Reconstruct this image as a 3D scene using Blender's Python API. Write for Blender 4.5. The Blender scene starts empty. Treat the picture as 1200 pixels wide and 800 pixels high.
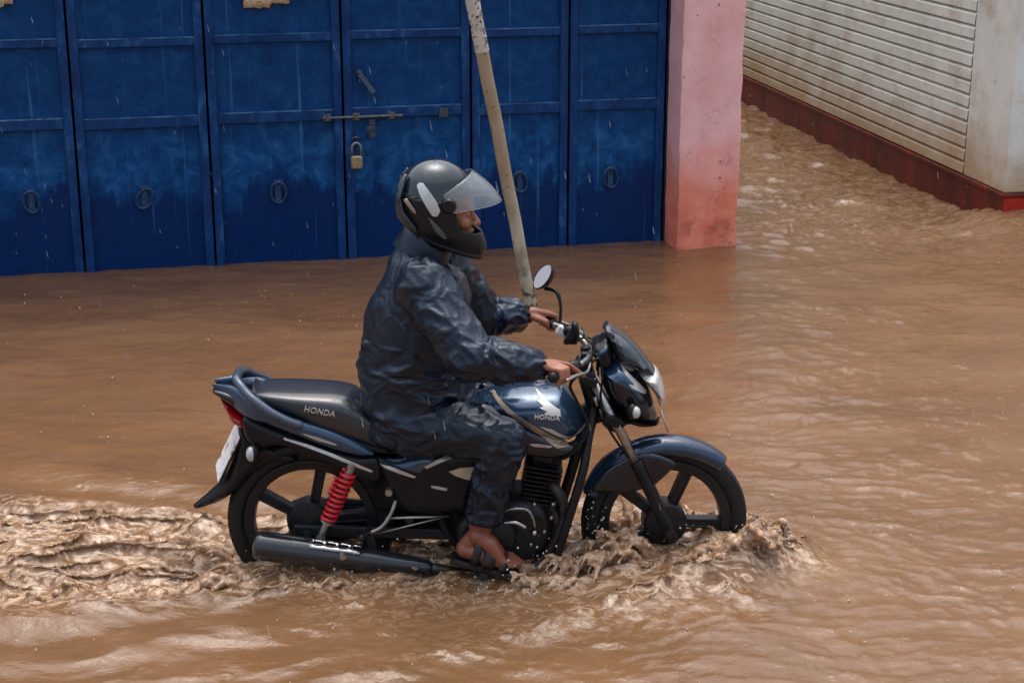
import bpy, bmesh, math, random
import numpy as np
from mathutils import Vector, Matrix
from mathutils.geometry import delaunay_2d_cdt
random.seed(7)
R = math.radians
scene = bpy.context.scene
COL = scene.collection

# ------------------------------------------------------------------ camera, sky, sun, exposure
PITCH = R(17.3); FPX = 1937.0
CAM = Vector((0.0, -5.537, 2.555))          # z = 0 is the flood level, the road lies at -0.15
cam_d = bpy.data.cameras.new("camera"); cam = bpy.data.objects.new("camera", cam_d); COL.objects.link(cam)
cam.location = CAM; cam.rotation_euler = (math.pi/2 - PITCH, 0, 0)
cam_d.sensor_width = 36.0; cam_d.lens = FPX/1200*36.0; cam_d.clip_start = 0.05; cam_d.clip_end = 500
scene.camera = cam
world = bpy.data.worlds.new("World"); scene.world = world; world.use_nodes = True
wn = world.node_tree; wn.nodes.clear()
SUN_EL, SUN_AZ = R(76), R(-5)
wo = wn.nodes.new("ShaderNodeOutputWorld"); wb = wn.nodes.new("ShaderNodeBackground")
sk = wn.nodes.new("ShaderNodeTexSky"); sk.sky_type = 'NISHITA'; sk.sun_disc = False
sk.sun_elevation = SUN_EL; sk.sun_rotation = SUN_AZ; sk.dust_density = 6; sk.air_density = 1.0; sk.ozone_density = 0.6
hs = wn.nodes.new("ShaderNodeHueSaturation"); hs.inputs['Saturation'].default_value = 0.65
wn.links.new(sk.outputs[0], hs.inputs['Color']); wn.links.new(hs.outputs[0], wb.inputs[0]); wn.links.new(wb.outputs[0], wo.inputs[0])
wb.inputs[1].default_value = 0.15
sun_d = bpy.data.lights.new("sun", 'SUN'); sun = bpy.data.objects.new("sun", sun_d); COL.objects.link(sun)
sun_d.energy = 0.5; sun_d.angle = R(110); sun_d.color = (0.96, 0.98, 1.0)
sun.rotation_euler = Vector((-math.sin(SUN_AZ)*math.cos(SUN_EL), -math.cos(SUN_AZ)*math.cos(SUN_EL), -math.sin(SUN_EL))).to_track_quat('-Z', 'Y').to_euler()
scene.view_settings.view_transform = 'Standard'; scene.view_settings.look = 'None'
scene.view_settings.exposure = 0.84; scene.view_settings.gamma = 1.0; scene.view_settings.use_curve_mapping = False

# ------------------------------------------------------------------ helpers: projection, objects, materials, noise
F_ = Vector((0, math.cos(PITCH), -math.sin(PITCH))); U_ = Vector((0, math.sin(PITCH), math.cos(PITCH)))
def ray(px, py):
    return Vector((1, 0, 0))*((px-600)/FPX) + U_*((400-py)/FPX) + F_
def at(px, py, y=0.0):                         # point of the vertical plane at depth y
    d = ray(px, py); t = (y-CAM.y)/d.y; return CAM + d*t
def at_z(px, py, z=0.0):
    d = ray(px, py); t = (z-CAM.z)/d.z; return CAM + d*t
def at_plane(px, py, p0, n):
    d = ray(px, py); t = (p0-CAM).dot(n)/d.dot(n); return CAM + d*t

def tag(o, label=None, cat=None, group=None, kind=None):
    if label: o['label'] = label
    if cat: o['category'] = cat
    if group: o['group'] = group
    if kind: o['kind'] = kind
    return o
def empty(name, loc=(0, 0, 0), label=None, cat=None, group=None):
    o = bpy.data.objects.new(name, None); COL.objects.link(o); o.location = loc; o.empty_display_size = 0.1
    return tag(o, label, cat, group)
def mesh_obj(name, verts, faces, mat, parent=None, smooth=True, loc=None, edges=()):
    me = bpy.data.meshes.new(name)
    me.from_pydata([tuple(v) for v in verts], list(edges), [tuple(f) for f in faces]); me.update()
    return link_mesh(name, me, mat, parent, smooth, loc)
def link_mesh(name, me, mat, parent=None, smooth=True, loc=None):
    o = bpy.data.objects.new(name, me); COL.objects.link(o)
    if mat:
        for m in (mat if isinstance(mat, (list, tuple)) else [mat]): me.materials.append(m)
    if smooth: me.polygons.foreach_set('use_smooth', [True]*len(me.polygons))
    if parent:
        o.parent = parent
        par = Vector((0, 0, 0)); p = parent
        while p is not None: par += p.location; p = p.parent
        o.location = -par if loc is None else Vector(loc)-par    # meshes are written in world coordinates
    elif loc: o.location = loc
    return o
def recalc(me):
    bm = bmesh.new(); bm.from_mesh(me); bmesh.ops.recalc_face_normals(bm, faces=bm.faces); bm.to_mesh(me); bm.free()

class MB:                                      # collects shapes into one mesh
    def __init__(s): s.v = []; s.f = []
    def add(s, v, f):
        n = len(s.v); s.v += [Vector(p) for p in v]; s.f += [[i+n for i in q] for q in f]; return s
    def box(s, c, size, M=None):
        c = Vector(c); hx, hy, hz = [q/2 for q in size]
        P = [Vector((a*hx, b*hy, d*hz)) for d in (-1, 1) for b in (-1, 1) for a in (-1, 1)]
        if M is not None: P = [M @ p for p in P]
        return s.add([c+p for p in P], [(0,2,3,1),(4,5,7,6),(0,1,5,4),(2,6,7,3),(0,4,6,2),(1,3,7,5)])
    def bar(s, a, b, w, h, up=(0, 0, 1), w2=None, h2=None):      # tapered box from a to b
        a = Vector(a); b = Vector(b); d = (b-a).normalized(); u = Vector(up); u = (u-d*u.dot(d)).normalized(); r = d.cross(u)
        w2 = w if w2 is None else w2; h2 = h if h2 is None else h2
        P = [a+r*(i*w/2)+u*(j*h/2) for i, j in ((-1,-1),(1,-1),(1,1),(-1,1))]+[b+r*(i*w2/2)+u*(j*h2/2) for i, j in ((-1,-1),(1,-1),(1,1),(-1,1))]
        return s.add(P, [(3,2,1,0),(4,5,6,7),(0,1,5,4),(1,2,6,5),(2,3,7,6),(3,0,4,7)])
    def tube(s, pts, rad, n=12, cap=True, flat=1.0, up=None):
        pts = [Vector(p) for p in pts]; k = len(pts)
        rad = [rad]*k if not isinstance(rad, (list, tuple)) else rad
        V = []; Fc = []; u = None
        for i in range(k):
            d = (pts[min(i+1, k-1)]-pts[max(i-1, 0)]).normalized()
            if u is None:
                u = Vector(up) if up else (Vector((0, 0, 1)) if abs(d.z) < 0.9 else Vector((1, 0, 0)))
            u = (u-d*u.dot(d)).normalized(); w = d.cross(u)
            for j in range(n):
                a = 2*math.pi*j/n; V.append(pts[i]+(u*math.cos(a)*flat+w*math.sin(a))*rad[i])
        for i in range(k-1):
            for j in range(n):
                Fc.append((i*n+j, i*n+(j+1) % n, (i+1)*n+(j+1) % n, (i+1)*n+j))
        if cap: Fc.append(tuple(range(n-1, -1, -1))); Fc.append(tuple(range((k-1)*n, k*n)))
        return s.add(V, Fc)
    def lathe(s, prof, c, axis=(0, 1, 0), n=48, closed=False):    # prof: (radius, along axis)
        c = Vector(c); ax = Vector(axis).normalized(); u = Vector((0, 0, 1)) if abs(ax.z) < 0.9 else Vector((1, 0, 0))
        u = (u-ax*u.dot(ax)).normalized(); w = ax.cross(u); m = len(prof); V = []; Fc = []
        for j in range(n):
            a = 2*math.pi*j/n; e = u*math.cos(a)+w*math.sin(a)
            for r, t in prof: V.append(c+e*r+ax*t)
        for j in range(n):
            k = (j+1) % n
            for i in range(m if closed else m-1):
                i2 = (i+1) % m; Fc.append((j*m+i, k*m+i, k*m+i2, j*m+i2))
        return s.add(V, Fc)
    def ball(s, c, r, n=10, sc=(1, 1, 1), M=None):
        c = Vector(c); V = []; Fc = []; m = n//2+1
        for i in range(1, m):
            t = math.pi*i/m
            for j in range(n):
                a = 2*math.pi*j/n; p = Vector((math.sin(t)*math.cos(a)*sc[0], math.sin(t)*math.sin(a)*sc[1], math.cos(t)*sc[2]))*r
                V.append(c+(M @ p if M is not None else p))
        tp = Vector((0, 0, r*sc[2])); V += [c+(M @ tp if M is not None else tp), c-(M @ tp if M is not None else tp)]
        T = len(V)-2
        for i in range(m-2):
            for j in range(n): Fc.append((i*n+j, (i+1)*n+j, (i+1)*n+(j+1) % n, i*n+(j+1) % n))
        for j in range(n): Fc.append((T, j, (j+1) % n)); Fc.append((T+1, (m-2)*n+(j+1) % n, (m-2)*n+j))
        return s.add(V, Fc)
    def capsule(s, a, b, ra, rb, n=14):          # tapered limb with round ends
        a = Vector(a); b = Vector(b); d = b-a
        if d.length < 1e-6: return s.ball(a, ra, n)
        d.normalize(); pts = []; rr = []
        for q in (0.05, 0.3, 0.6, 0.85, 1.0): pts.append(a-d*ra*math.cos(q*math.pi/2)); rr.append(max(1e-4, ra*math.sin(q*math.pi/2)))
        for q in (1.0, 0.85, 0.6, 0.3, 0.05): pts.append(b+d*rb*math.cos(q*math.pi/2)); rr.append(max(1e-4, rb*math.sin(q*math.pi/2)))
        return s.tube(pts, rr, n)
    def chain(s, pts, rad, n=14):
        for i in range(len(pts)-1): s.capsule(pts[i], pts[i+1], rad[i], rad[i+1], n)
        return s
    def loft(s, rings, n=28):                    # rings: (centre, half-axis u, half-axis v)
        V = []; Fc = []
        for c, u, v in rings:
            for j in range(n):
                a = 2*math.pi*j/n; V.append(Vector(c)+Vector(u)*math.cos(a)+Vector(v)*math.sin(a))
        k = len(rings)
        for i in range(k-1):
            for j in range(n): Fc.append((i*n+j, i*n+(j+1) % n, (i+1)*n+(j+1) % n, (i+1)*n+j))
        Fc.append(tuple(range(n-1, -1, -1))); Fc.append(tuple(range((k-1)*n, k*n)))
        return s.add(V, Fc)
    def build(s, name, mat, parent=None, smooth=True, bevel=0, auto=None, sub=0):
        o = mesh_obj(name, s.v, s.f, mat, parent, smooth); recalc(o.data)
        if bevel:
            b = o.modifiers.new("bevel", 'BEVEL'); b.width = bevel; b.segments = 2; b.limit_method = 'ANGLE'; b.angle_limit = R(35)
        if sub:
            q = o.modifiers.new("sub", 'SUBSURF'); q.levels = sub; q.render_levels = sub
        if smooth and auto is not None: o.data.set_sharp_from_angle(angle=R(auto))
        return o

def voxel(mb, size, smooth_it=2, factor=0.5):    # union of everything in mb as one continuous surface
    me = bpy.data.meshes.new("tmp"); me.from_pydata([tuple(v) for v in mb.v], [], [tuple(f) for f in mb.f]); me.update(); recalc(me)
    o = bpy.data.objects.new("tmp", me); COL.objects.link(o)
    m = o.modifiers.new("r", 'REMESH'); m.mode = 'VOXEL'; m.voxel_size = size
    if smooth_it:
        q = o.modifiers.new("s", 'SMOOTH'); q.factor = factor; q.iterations = smooth_it
    dg = bpy.context.evaluated_depsgraph_get(); dg.update()
    out = bpy.data.meshes.new_from_object(o.evaluated_get(dg))
    bpy.data.objects.remove(o); bpy.data.meshes.remove(me)
    return out
def co_get(me):
    a = np.empty(len(me.vertices)*3); me.vertices.foreach_get('co', a); return a.reshape(-1, 3)
def no_get(me):
    a = np.empty(len(me.vertices)*3); me.vertices.foreach_get('normal', a); return a.reshape(-1, 3)
def co_set(me, a): me.vertices.foreach_set('co', a.ravel()); me.update()

_rs = np.random.RandomState(11); _perm = np.concatenate([_rs.permutation(512)]*3); _g = _rs.normal(size=(512, 3)); _g /= np.linalg.norm(_g, axis=1)[:, None]
def pn(x, y, z=0.0):                             # vectorised gradient noise, about -0.7..0.7
    x, y, z = np.broadcast_arrays(np.asarray(x, float), np.asarray(y, float), np.asarray(z, float))
    xi = np.floor(x).astype(int); yi = np.floor(y).astype(int); zi = np.floor(z).astype(int)
    xf = x-xi; yf = y-yi; zf = z-zi; f = lambda t: t*t*t*(t*(t*6-15)+10); u, v, w = f(xf), f(yf), f(zf); r = 0
    for a in (0, 1):
        for b in (0, 1):
            for c in (0, 1):
                h = _perm[(_perm[(_perm[(xi+a) % 512]+yi+b) % 512]+zi+c) % 512]; g = _g[h]
                d = g[..., 0]*(xf-a)+g[..., 1]*(yf-b)+g[..., 2]*(zf-c)
                r = r+d*(u if a else 1-u)*(v if b else 1-v)*(w if c else 1-w)
    return r
def fbm(x, y, z=0.0, o=4, l=2.03, g=0.5):
    r = 0; a = 1
    for i in range(o): r = r+a*pn(x, y, z+i*7.7); x = x*l; y = y*l; z = np.asarray(z)*l; a *= g
    return r
def ridged(x, y, z=0.0, o=3):
    r = 0; a = 1
    for i in range(o): r = r+a*(1-np.minimum(1, np.abs(pn(x, y, z+i*5.3))*2.2))**2; x = x*2.1; y = y*2.1; a *= 0.5
    return r/1.75
def sstep(a, b, x):
    t = np.clip((x-a)/(b-a), 0, 1); return t*t*(3-2*t)

# materials -----------------------------------------------------------------------------------
class NT:
    def __init__(s, name):
        s.m = bpy.data.materials.new(name); s.m.use_nodes = True; s.t = s.m.node_tree; s.b = s.t.nodes['Principled BSDF']; s._c = None
    def n(s, t, **k):
        q = s.t.nodes.new(t)
        for a, b in k.items(): setattr(q, a, b)
        return q
    def l(s, a, b): s.t.links.new(a, b)
    def co(s, kind='Object'):
        if s._c is None: s._c = s.n('ShaderNodeTexCoord')
        return s._c.outputs[kind]
    def noise(s, scale, detail=4, rough=0.55, stretch=None, dist=0.0, off=None, kind='Object'):
        v = s.co(kind)
        if stretch or off:
            mp = s.n('ShaderNodeMapping'); mp.inputs['Scale'].default_value = stretch or (1, 1, 1); mp.inputs['Location'].default_value = off or (0, 0, 0); s.l(v, mp.inputs[0]); v = mp.outputs[0]
        q = s.n('ShaderNodeTexNoise'); q.inputs['Scale'].default_value = scale; q.inputs['Detail'].default_value = detail
        q.inputs['Roughness'].default_value = rough; q.inputs['Distortion'].default_value = dist; s.l(v, q.inputs['Vector']); return q.outputs['Fac']
    def ramp(s, fac, stops):
        q = s.n('ShaderNodeValToRGB'); e = q.color_ramp.elements
        while len(e) < len(stops): e.new(0.5)
        for i, (p, c) in enumerate(stops):
            e[i].position = p; e[i].color = (c, c, c, 1) if not isinstance(c, (tuple, list)) else (*c, 1)
        s.l(fac, q.inputs[0]); return q.outputs[0]
    def mix(s, fac, a, b, mode='MIX'):
        q = s.n('ShaderNodeMix', data_type='RGBA', blend_type=mode)
        for i, v in ((0, fac), (6, a), (7, b)):
            if isinstance(v, (int, float)): q.inputs[i].default_value = v
            elif isinstance(v, (tuple, list)): q.inputs[i].default_value = (*v, 1)
            else: s.l(v, q.inputs[i])
        return q.outputs[2]
    def math(s, op, a, b=0.0, c=0.0):
        q = s.n('ShaderNodeMath', operation=op)
        for i, v in enumerate((a, b, c)):
            if isinstance(v, (int, float)): q.inputs[i].default_value = v
            else: s.l(v, q.inputs[i])
        return q.outputs[0]
    def xyz(s, kind='Object'):
        q = s.n('ShaderNodeSeparateXYZ'); s.l(s.co(kind), q.inputs[0]); return q.outputs
    def set(s, **k):
        for a, v in k.items():
            i = s.b.inputs[{'color': 'Base Color', 'rough': 'Roughness', 'metal': 'Metallic', 'spec': 'Specular IOR Level', 'coat': 'Coat Weight', 'coatr': 'Coat Roughness', 'ior': 'IOR', 'trans': 'Transmission Weight', 'alpha': 'Alpha', 'sss': 'Subsurface Weight', 'sheen': 'Sheen Weight'}[a]]
            if isinstance(v, (int, float)): i.default_value = v
            elif isinstance(v, (tuple, list)): i.default_value = (*v, 1)
            else: s.l(v, i)
        return s
    def bump(s, h, strength=0.3, dist=0.01):
        q = s.n('ShaderNodeBump'); q.inputs['Strength'].default_value = strength; q.inputs['Distance'].default_value = dist; s.l(h, q.inputs['Height'])
        s.l(q.outputs[0], s.b.inputs['Normal']); return s
def srgb(r, g, b):
    f = lambda c: (c/255)/12.92 if c/255 <= 0.04045 else ((c/255+0.055)/1.055)**2.4
    return (f(r), f(g), f(b))
def simple(name, col, rough=0.5, metal=0.0, var=0.25, scale=30, bump=0.0, coat=0.0, spec=0.5):
    t = NT(name); n = t.noise(scale, 5); c2 = tuple(q*(1-var) for q in col); c1 = tuple(min(1, q*(1+var)) for q in col)
    t.set(color=t.ramp(n, [(0.3, c2), (0.7, c1)]), metal=metal, coat=coat, spec=spec)
    t.set(rough=t.ramp(t.noise(scale*0.6, 3), [(0.3, max(0.02, rough-0.08)), (0.7, min(1, rough+0.08))]))
    if bump: t.bump(n, bump, 0.004)
    return t.m
# ------------------------------------------------------------------ setting: gate plane and frames
GA = R(12.8)
GU = Vector((math.cos(GA), math.sin(GA), 0)); GN = Vector((math.sin(GA), -math.cos(GA), 0))     # along the gate, out of the gate
G0 = at_z(400, 302)
def gp(s, z, out=0.0): return G0 + GU*s + GN*out + Vector((0, 0, z))
def gs(px, py, out=0.0):                         # pixel -> (along gate, height)
    p = at_plane(px, py, G0+GN*out, GN); return (p-G0).dot(GU), p.z
def gbox(mb, s0, s1, z0, z1, o0, o1):
    P = [gp(s, z, o) for z in (z0, z1) for o in (o0, o1) for s in (s0, s1)]
    mb.add(P, [(0,2,3,1),(4,5,7,6),(0,1,5,4),(2,6,7,3),(0,4,6,2),(1,3,7,5)])

# materials of the setting
def m_gate():
    t = NT("gate_blue_paint"); co = t.co()
    x, y, z = t.xyz()
    sv = t.noise(8.0, 6, 0.6, stretch=(1, 1, 0.06)); blot = t.noise(9, 6, 0.65, dist=0.8); fine = t.noise(60, 4, 0.6)
    # rising damp: ragged line where the sheet is soaked and dark, chalky faded paint above it
    line = t.math('ADD', z, t.math('MULTIPLY', t.math('SUBTRACT', sv, 0.5), 0.62))
    line = t.math('ADD', line, t.math('MULTIPLY', t.math('SUBTRACT', t.noise(3.1, 4, 0.6), 0.5), 0.6))
    wet = t.ramp(line, [(0.40, 1.0), (0.455, 0.55), (0.50, 0.0)])
    chalk = t.ramp(blot, [(0.30, srgb(1, 50, 98)), (0.50, srgb(6, 74, 132)), (0.72, srgb(44, 106, 160))])
    fade = t.ramp(z, [(0.55, 1.0), (1.0, 0.35)])
    dry = t.mix(fade, srgb(2, 52, 104), chalk)
    wetc = t.ramp(fine, [(0.3, srgb(0, 36, 84)), (0.7, srgb(1, 48, 106))])
    c = t.mix(wet, dry, wetc)
    run = t.ramp(t.noise(38, 3, 0.5, stretch=(1, 1, 0.02), off=(3, 1, 0)), [(0.64, 0.0), (0.74, 0.5)])
    c = t.mix(run, c, srgb(70, 124, 168))
    grime = t.ramp(t.noise(14, 6, 0.7, off=(9, 2, 4)), [(0.56, 0.0), (0.75, 0.6)])
    c = t.mix(grime, c, srgb(8, 22, 40))
    t.set(color=c, rough=t.mix(wet, t.ramp(fine, [(0.3, 0.42), (0.7, 0.6)]), (0.34, 0.34, 0.34)), spec=0.18)
    t.bump(t.mix(0.35, blot, fine), 0.25, 0.006); return t.m
def m_gate_frame():
    t = NT("gate_frame_paint"); n = t.noise(11, 6, 0.7, stretch=(1, 1, 0.5)); f = t.noise(70, 3)
    c = t.ramp(n, [(0.3, srgb(2, 40, 88)), (0.55, srgb(10, 62, 118)), (0.72, srgb(50, 100, 150))])
    c = t.mix(t.ramp(t.noise(30, 5, 0.7, off=(4, 4, 4)), [(0.62, 0.0), (0.72, 0.7)]), c, srgb(40, 40, 48))
    t.set(color=c, rough=0.42, spec=0.25); t.bump(f, 0.15, 0.003); return t.m
def m_pink():
    t = NT("pink_plaster"); x, y, z = t.xyz(); big = t.noise(3.0, 5, 0.6); fine = t.noise(45, 5, 0.65)
    c = t.ramp(big, [(0.3, srgb(234, 172, 170)), (0.55, srgb(246, 194, 192)), (0.75, srgb(248, 206, 204))])
    h = t.math('ADD', z, t.math('MULTIPLY', t.math('SUBTRACT', t.noise(4, 5, 0.6, off=(2, 5, 1)), 0.5), 0.5))
    damp = t.ramp(h, [(0.32, 1.0), (0.74, 0.0)])
    c = t.mix(damp, c, t.ramp(t.noise(8, 5), [(0.3, srgb(230, 122, 98)), (0.7, srgb(247, 160, 132))]))
    base = t.math('MULTIPLY', t.ramp(z, [(0.02, 1.0), (0.30, 0.0)]), t.ramp(t.noise(9, 4, 0.6, off=(1, 0, 7)), [(0.5, 0.0), (0.66, 1.0)]))
    c = t.mix(t.math('MULTIPLY', base, 0.75), c, srgb(120, 52, 38))
    blot = t.math('MULTIPLY', t.ramp(t.noise(6, 5, 0.6, off=(0, 3, 9)), [(0.52, 0.0), (0.68, 0.42)]), t.ramp(fine, [(0.42, 0.0), (0.6, 1.0)]))
    c = t.mix(blot, c, srgb(176, 84, 92))
    speck = t.ramp(t.noise(30, 2, 0.5, off=(5, 5, 5)), [(0.73, 0.0), (0.76, 0.9)])
    c = t.mix(speck, c, srgb(70, 40, 42))
    t.set(color=c, rough=0.75, spec=0.3); t.bump(t.mix(0.5, fine, big), 0.35, 0.01); return t.m
def m_siding(front=False):
    t = NT("white_board_paint"+("_weathered" if not front else "")); big = t.noise(1.6, 6, 0.65); fine = t.noise(40, 4, 0.6)
    x, y, z = t.xyz()
    c = t.ramp(big, [(0.3, srgb(206, 212, 202)), (0.5, srgb(228, 234, 228)), (0.7, srgb(236, 242, 238))])
    rust = t.math('MULTIPLY', t.ramp(t.noise(2.6, 6, 0.65, stretch=(1, 1, 1.3), off=(2.2, 0, 3)), [(0.5, 0.0), (0.70, 0.75)]), t.ramp(fine, [(0.3, 0.45), (0.65, 1.0)]))
    c = t.mix(rust, c, srgb(176, 148, 108))
    low = t.math('ADD', z, t.math('MULTIPLY', t.math('SUBTRACT', big, 0.5), 0.8))
    c = t.mix(t.ramp(low, [(0.25, 0.8), (0.7, 0.0)]), c, srgb(182, 150, 106))
    mould = t.ramp(t.noise(9, 6, 0.75, stretch=(1, 1, 1.6), off=(6, 1, 2)), [(0.62, 0.0), (0.74, 0.7)])
    c = t.mix(mould, c, srgb(84, 72, 44))
    t.set(color=c, rough=0.5, spec=0.4); t.bump(fine, 0.2, 0.004); return t.m
def m_red_shade():
    t = NT("shaded_red_paint"); n = t.noise(5, 6, 0.65, stretch=(1, 1, 0.25)); f = t.noise(50, 4)  # side plinth: red darkened for its shaded face, pale weathering streaks over it
    c = t.ramp(n, [(0.28, srgb(44, 15, 13)), (0.5, srgb(98, 24, 19)), (0.72, srgb(134, 36, 26))])
    c = t.mix(t.ramp(t.noise(12, 5, 0.7, stretch=(1, 1, 0.4), off=(3, 3, 3)), [(0.62, 0.0), (0.74, 0.6)]), c, srgb(150, 100, 90))
    t.set(color=c, rough=0.42, spec=0.45); t.bump(f, 0.2, 0.004); return t.m
MG, MGF, MPINK, MSIDE, MWHITE, MRED_SHADE = m_gate(), m_gate_frame(), m_pink(), m_siding(), m_siding(True), m_red_shade()
M_RUST = simple("weathered_iron", srgb(104, 104, 108), 0.45, 0.5, 0.4, 60, 0.3)
M_DKSTEEL = simple("dark_wet_steel", srgb(70, 82, 100), 0.35, 0.4, 0.4, 60, 0.2)

M_RING = simple('ring_paint', srgb(34, 70, 112), 0.35, 0.2, 0.5, 50, 0.3)
t = NT('worn_highlight_paint'); t.set(color=t.ramp(t.noise(9, 6, 0.75, stretch=(1, 1, 0.2)), [(0.38, srgb(10, 56, 108)), (0.55, srgb(70, 116, 160)), (0.7, srgb(120, 150, 180))]), rough=0.3); M_HIGHLIGHT = t.m  # worn rail edges and their highlight, both put into this light colour
# road under the flood
mb = MB(); mb.add([(-60, -30, -0.15), (60, -30, -0.15), (60, 70, -0.15), (-60, 70, -0.15)], [(0, 1, 2, 3)])
road = mb.build("road", simple("wet_asphalt", (0.05, 0.045, 0.04), 0.6, 0, 0.3, 20, 0.4), smooth=False); tag(road, kind='structure')

# ------------------------------------------------------------------ the blue folding gate
gate = empty("metal_gate", gp(0, -0.15), "wide blue steel folding shop gate with six framed leaves, wet and faded, behind the rider", "gate")
GTOP = 2.62
cuts = [gs(-62, 322)[0], gs(100, 315)[0], gs(253, 308)[0], gs(407, 302)[0], gs(552.5, 296)[0], gs(664, 290.5)[0], gs(774, 286)[0]]
cuts.insert(0, cuts[0]-0.8)
zA1, zA0 = gs(300, 40)[1], gs(300, 50)[1]; zB1, zB0 = gs(320, 130.5)[1], gs(320, 143)[1]
zs_rows = [(zA0, zA1), (zB0, zB1)]
leaves = []
for i in range(len(cuts)-1):
    s0, s1 = cuts[i]+0.007, cuts[i+1]-0.007
    fr = MB(); w = 0.05
    gbox(fr, s0, s0+w, -0.14, GTOP, -0.02, 0.022); gbox(fr, s1-w, s1, -0.14, GTOP, -0.02, 0.022)
    off = 0.006*math.sin(i*2.1)
    for z0, z1 in zs_rows+[(2.02, 2.07), (GTOP-0.05, GTOP), (-0.14, -0.09)]:
        gbox(fr, s0+w, s1-w, z0+off, z1+off, -0.02, 0.018)
    leaf = fr.build("gate_leaf", MGF, gate, smooth=False, bevel=0.004)
    leaves.append(leaf)
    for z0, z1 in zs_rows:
        lg = MB(); gbox(lg, s0+w+0.002, s1-w-0.002, z1+off-0.0045, z1+off+0.0015, 0.0, 0.0195); lg.build('rail_highlight', M_HIGHLIGHT, leaf, smooth=False)  # added strip: worn edge and painted highlight along each rail top
    # pressed sheet set behind the frame, very slightly buckled
    sh = MB(); nx, nz = 14, 46; V = []; Fc = []
    for k in range(nz+1):
        for j in range(nx+1):
            s = s0+w*0.6+(s1-s0-1.2*w)*j/nx; z = -0.13+(GTOP+0.1)*k/nz
            dent = 0.006*float(pn(s*2.3, z*2.6, i*3.1))+0.003*float(pn(s*6, z*6, i))
            V.append(gp(s, z, -0.003+dent*0.8))
    for k in range(nz):
        for j in range(nx): a = k*(nx+1)+j; Fc.append((a, a+1, a+nx+2, a+nx+1))
    sh.add(V, Fc); sh.build("sheet", MG, leaf)
    # ring pull
    rc = {1: (37, 236), 2: (170, 232), 3: (326, 225), 5: (609, 213), 6: (715, 208)}.get(i)
    if rc:
        s, z = gs(*rc); rg = MB()
        tilt = {1: 0.1, 2: -0.5, 3: 0.05, 5: 0.3, 6: 0.25}[i]; N = 26; ct, st = math.cos(tilt), math.sin(tilt); pts = []
        for q in range(N+1):
            a = 2*math.pi*q/N; dx, dz = 0.046*math.cos(a), 0.066*math.sin(a)
            pts.append(gp(s+dx*ct-dz*st, z+dx*st+dz*ct, 0.016+0.012*math.sin(a)))
        rg.tube(pts, 0.0092, 8)
        gbox(rg, s-0.02, s+0.018, z-0.055, z+0.075, 0.0, 0.010)
        gbox(rg, s-0.03, s+0.03, z+0.060, z+0.078, 0.0, 0.022)
        rg.build("ring_handle", M_RING, leaf, bevel=0.002, auto=40)
# sliding bolt, staple and hasp of the wicket
bl = MB(); s0, z0 = gs(378, 139.5, 0.04); s1, z1 = gs(472, 134.5, 0.04); zb = (z0+z1)/2
bl.tube([gp(s0, zb, 0.04), gp(s1, zb, 0.04)], 0.0095, 12)
for q in (0.06, 0.42, 0.86):
    s = s0+(s1-s0)*q; gbox(bl, s-0.022, s+0.022, zb-0.022, zb+0.022, 0.018, 0.036); gbox(bl, s-0.009, s+0.009, zb-0.016, zb+0.016, 0.036, 0.055)
bl.build("slide_bolt", M_RUST, leaves[4], bevel=0.002, auto=40)
hp = MB(); s, z = gs(436, 150, 0.03); gbox(hp, s-0.018, s+0.018, z-0.06, z+0.05, 0.03, 0.036); gbox(hp, s-0.034, s+0.020, z-0.014, z+0.012, 0.0365, 0.044)
hp.build("hasp", M_DKSTEEL, leaves[4], smooth=False, bevel=0.003)
hp = MB(); s, z = gs(520, 132, 0.03); gbox(hp, s-0.028, s+0.028, z-0.030, z+0.028, 0.018, 0.034)
hp.build("keeper", M_DKSTEEL, leaves[4], smooth=False, bevel=0.003)
lv = MB(); a = gs(421, 86, 0.03); b = gs(438, 109, 0.03)
lv.bar(gp(a[0], a[1], 0.02), gp(b[0], b[1], 0.045), 0.03, 0.012, up=GN); lv.ball(gp(a[0], a[1], 0.012), 0.02, 10)
lv.build("flap_handle", M_DKSTEEL, leaves[4], smooth=False, bevel=0.003)
st = MB(); s, z = gs(417, 168, 0.03); N = 14
st.tube([gp(s+0.020*math.cos(a), z+0.026+0.012*math.sin(a), 0.012+0.03*math.sin(a)) for a in [math.pi*q/N for q in range(N+1)]], 0.006, 8)
st.build("staple", M_RUST, leaves[4], auto=40)
# jamb at the pillar
jm = MB(); gbox(jm, cuts[-1]+0.004, cuts[-1]+0.060, -0.14, GTOP, -0.03, 0.03); gbox(jm, cuts[-1]+0.018, cuts[-1]+0.034, 0.28, 0.36, 0.03, 0.05); gbox(jm, cuts[-1]+0.018, cuts[-1]+0.034, 0.74, 0.80, 0.03, 0.048)
jm.build("jamb", simple("jamb_paint", srgb(8, 26, 52), 0.5, 0, 0.4, 20), gate, smooth=False, bevel=0.003)

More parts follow.
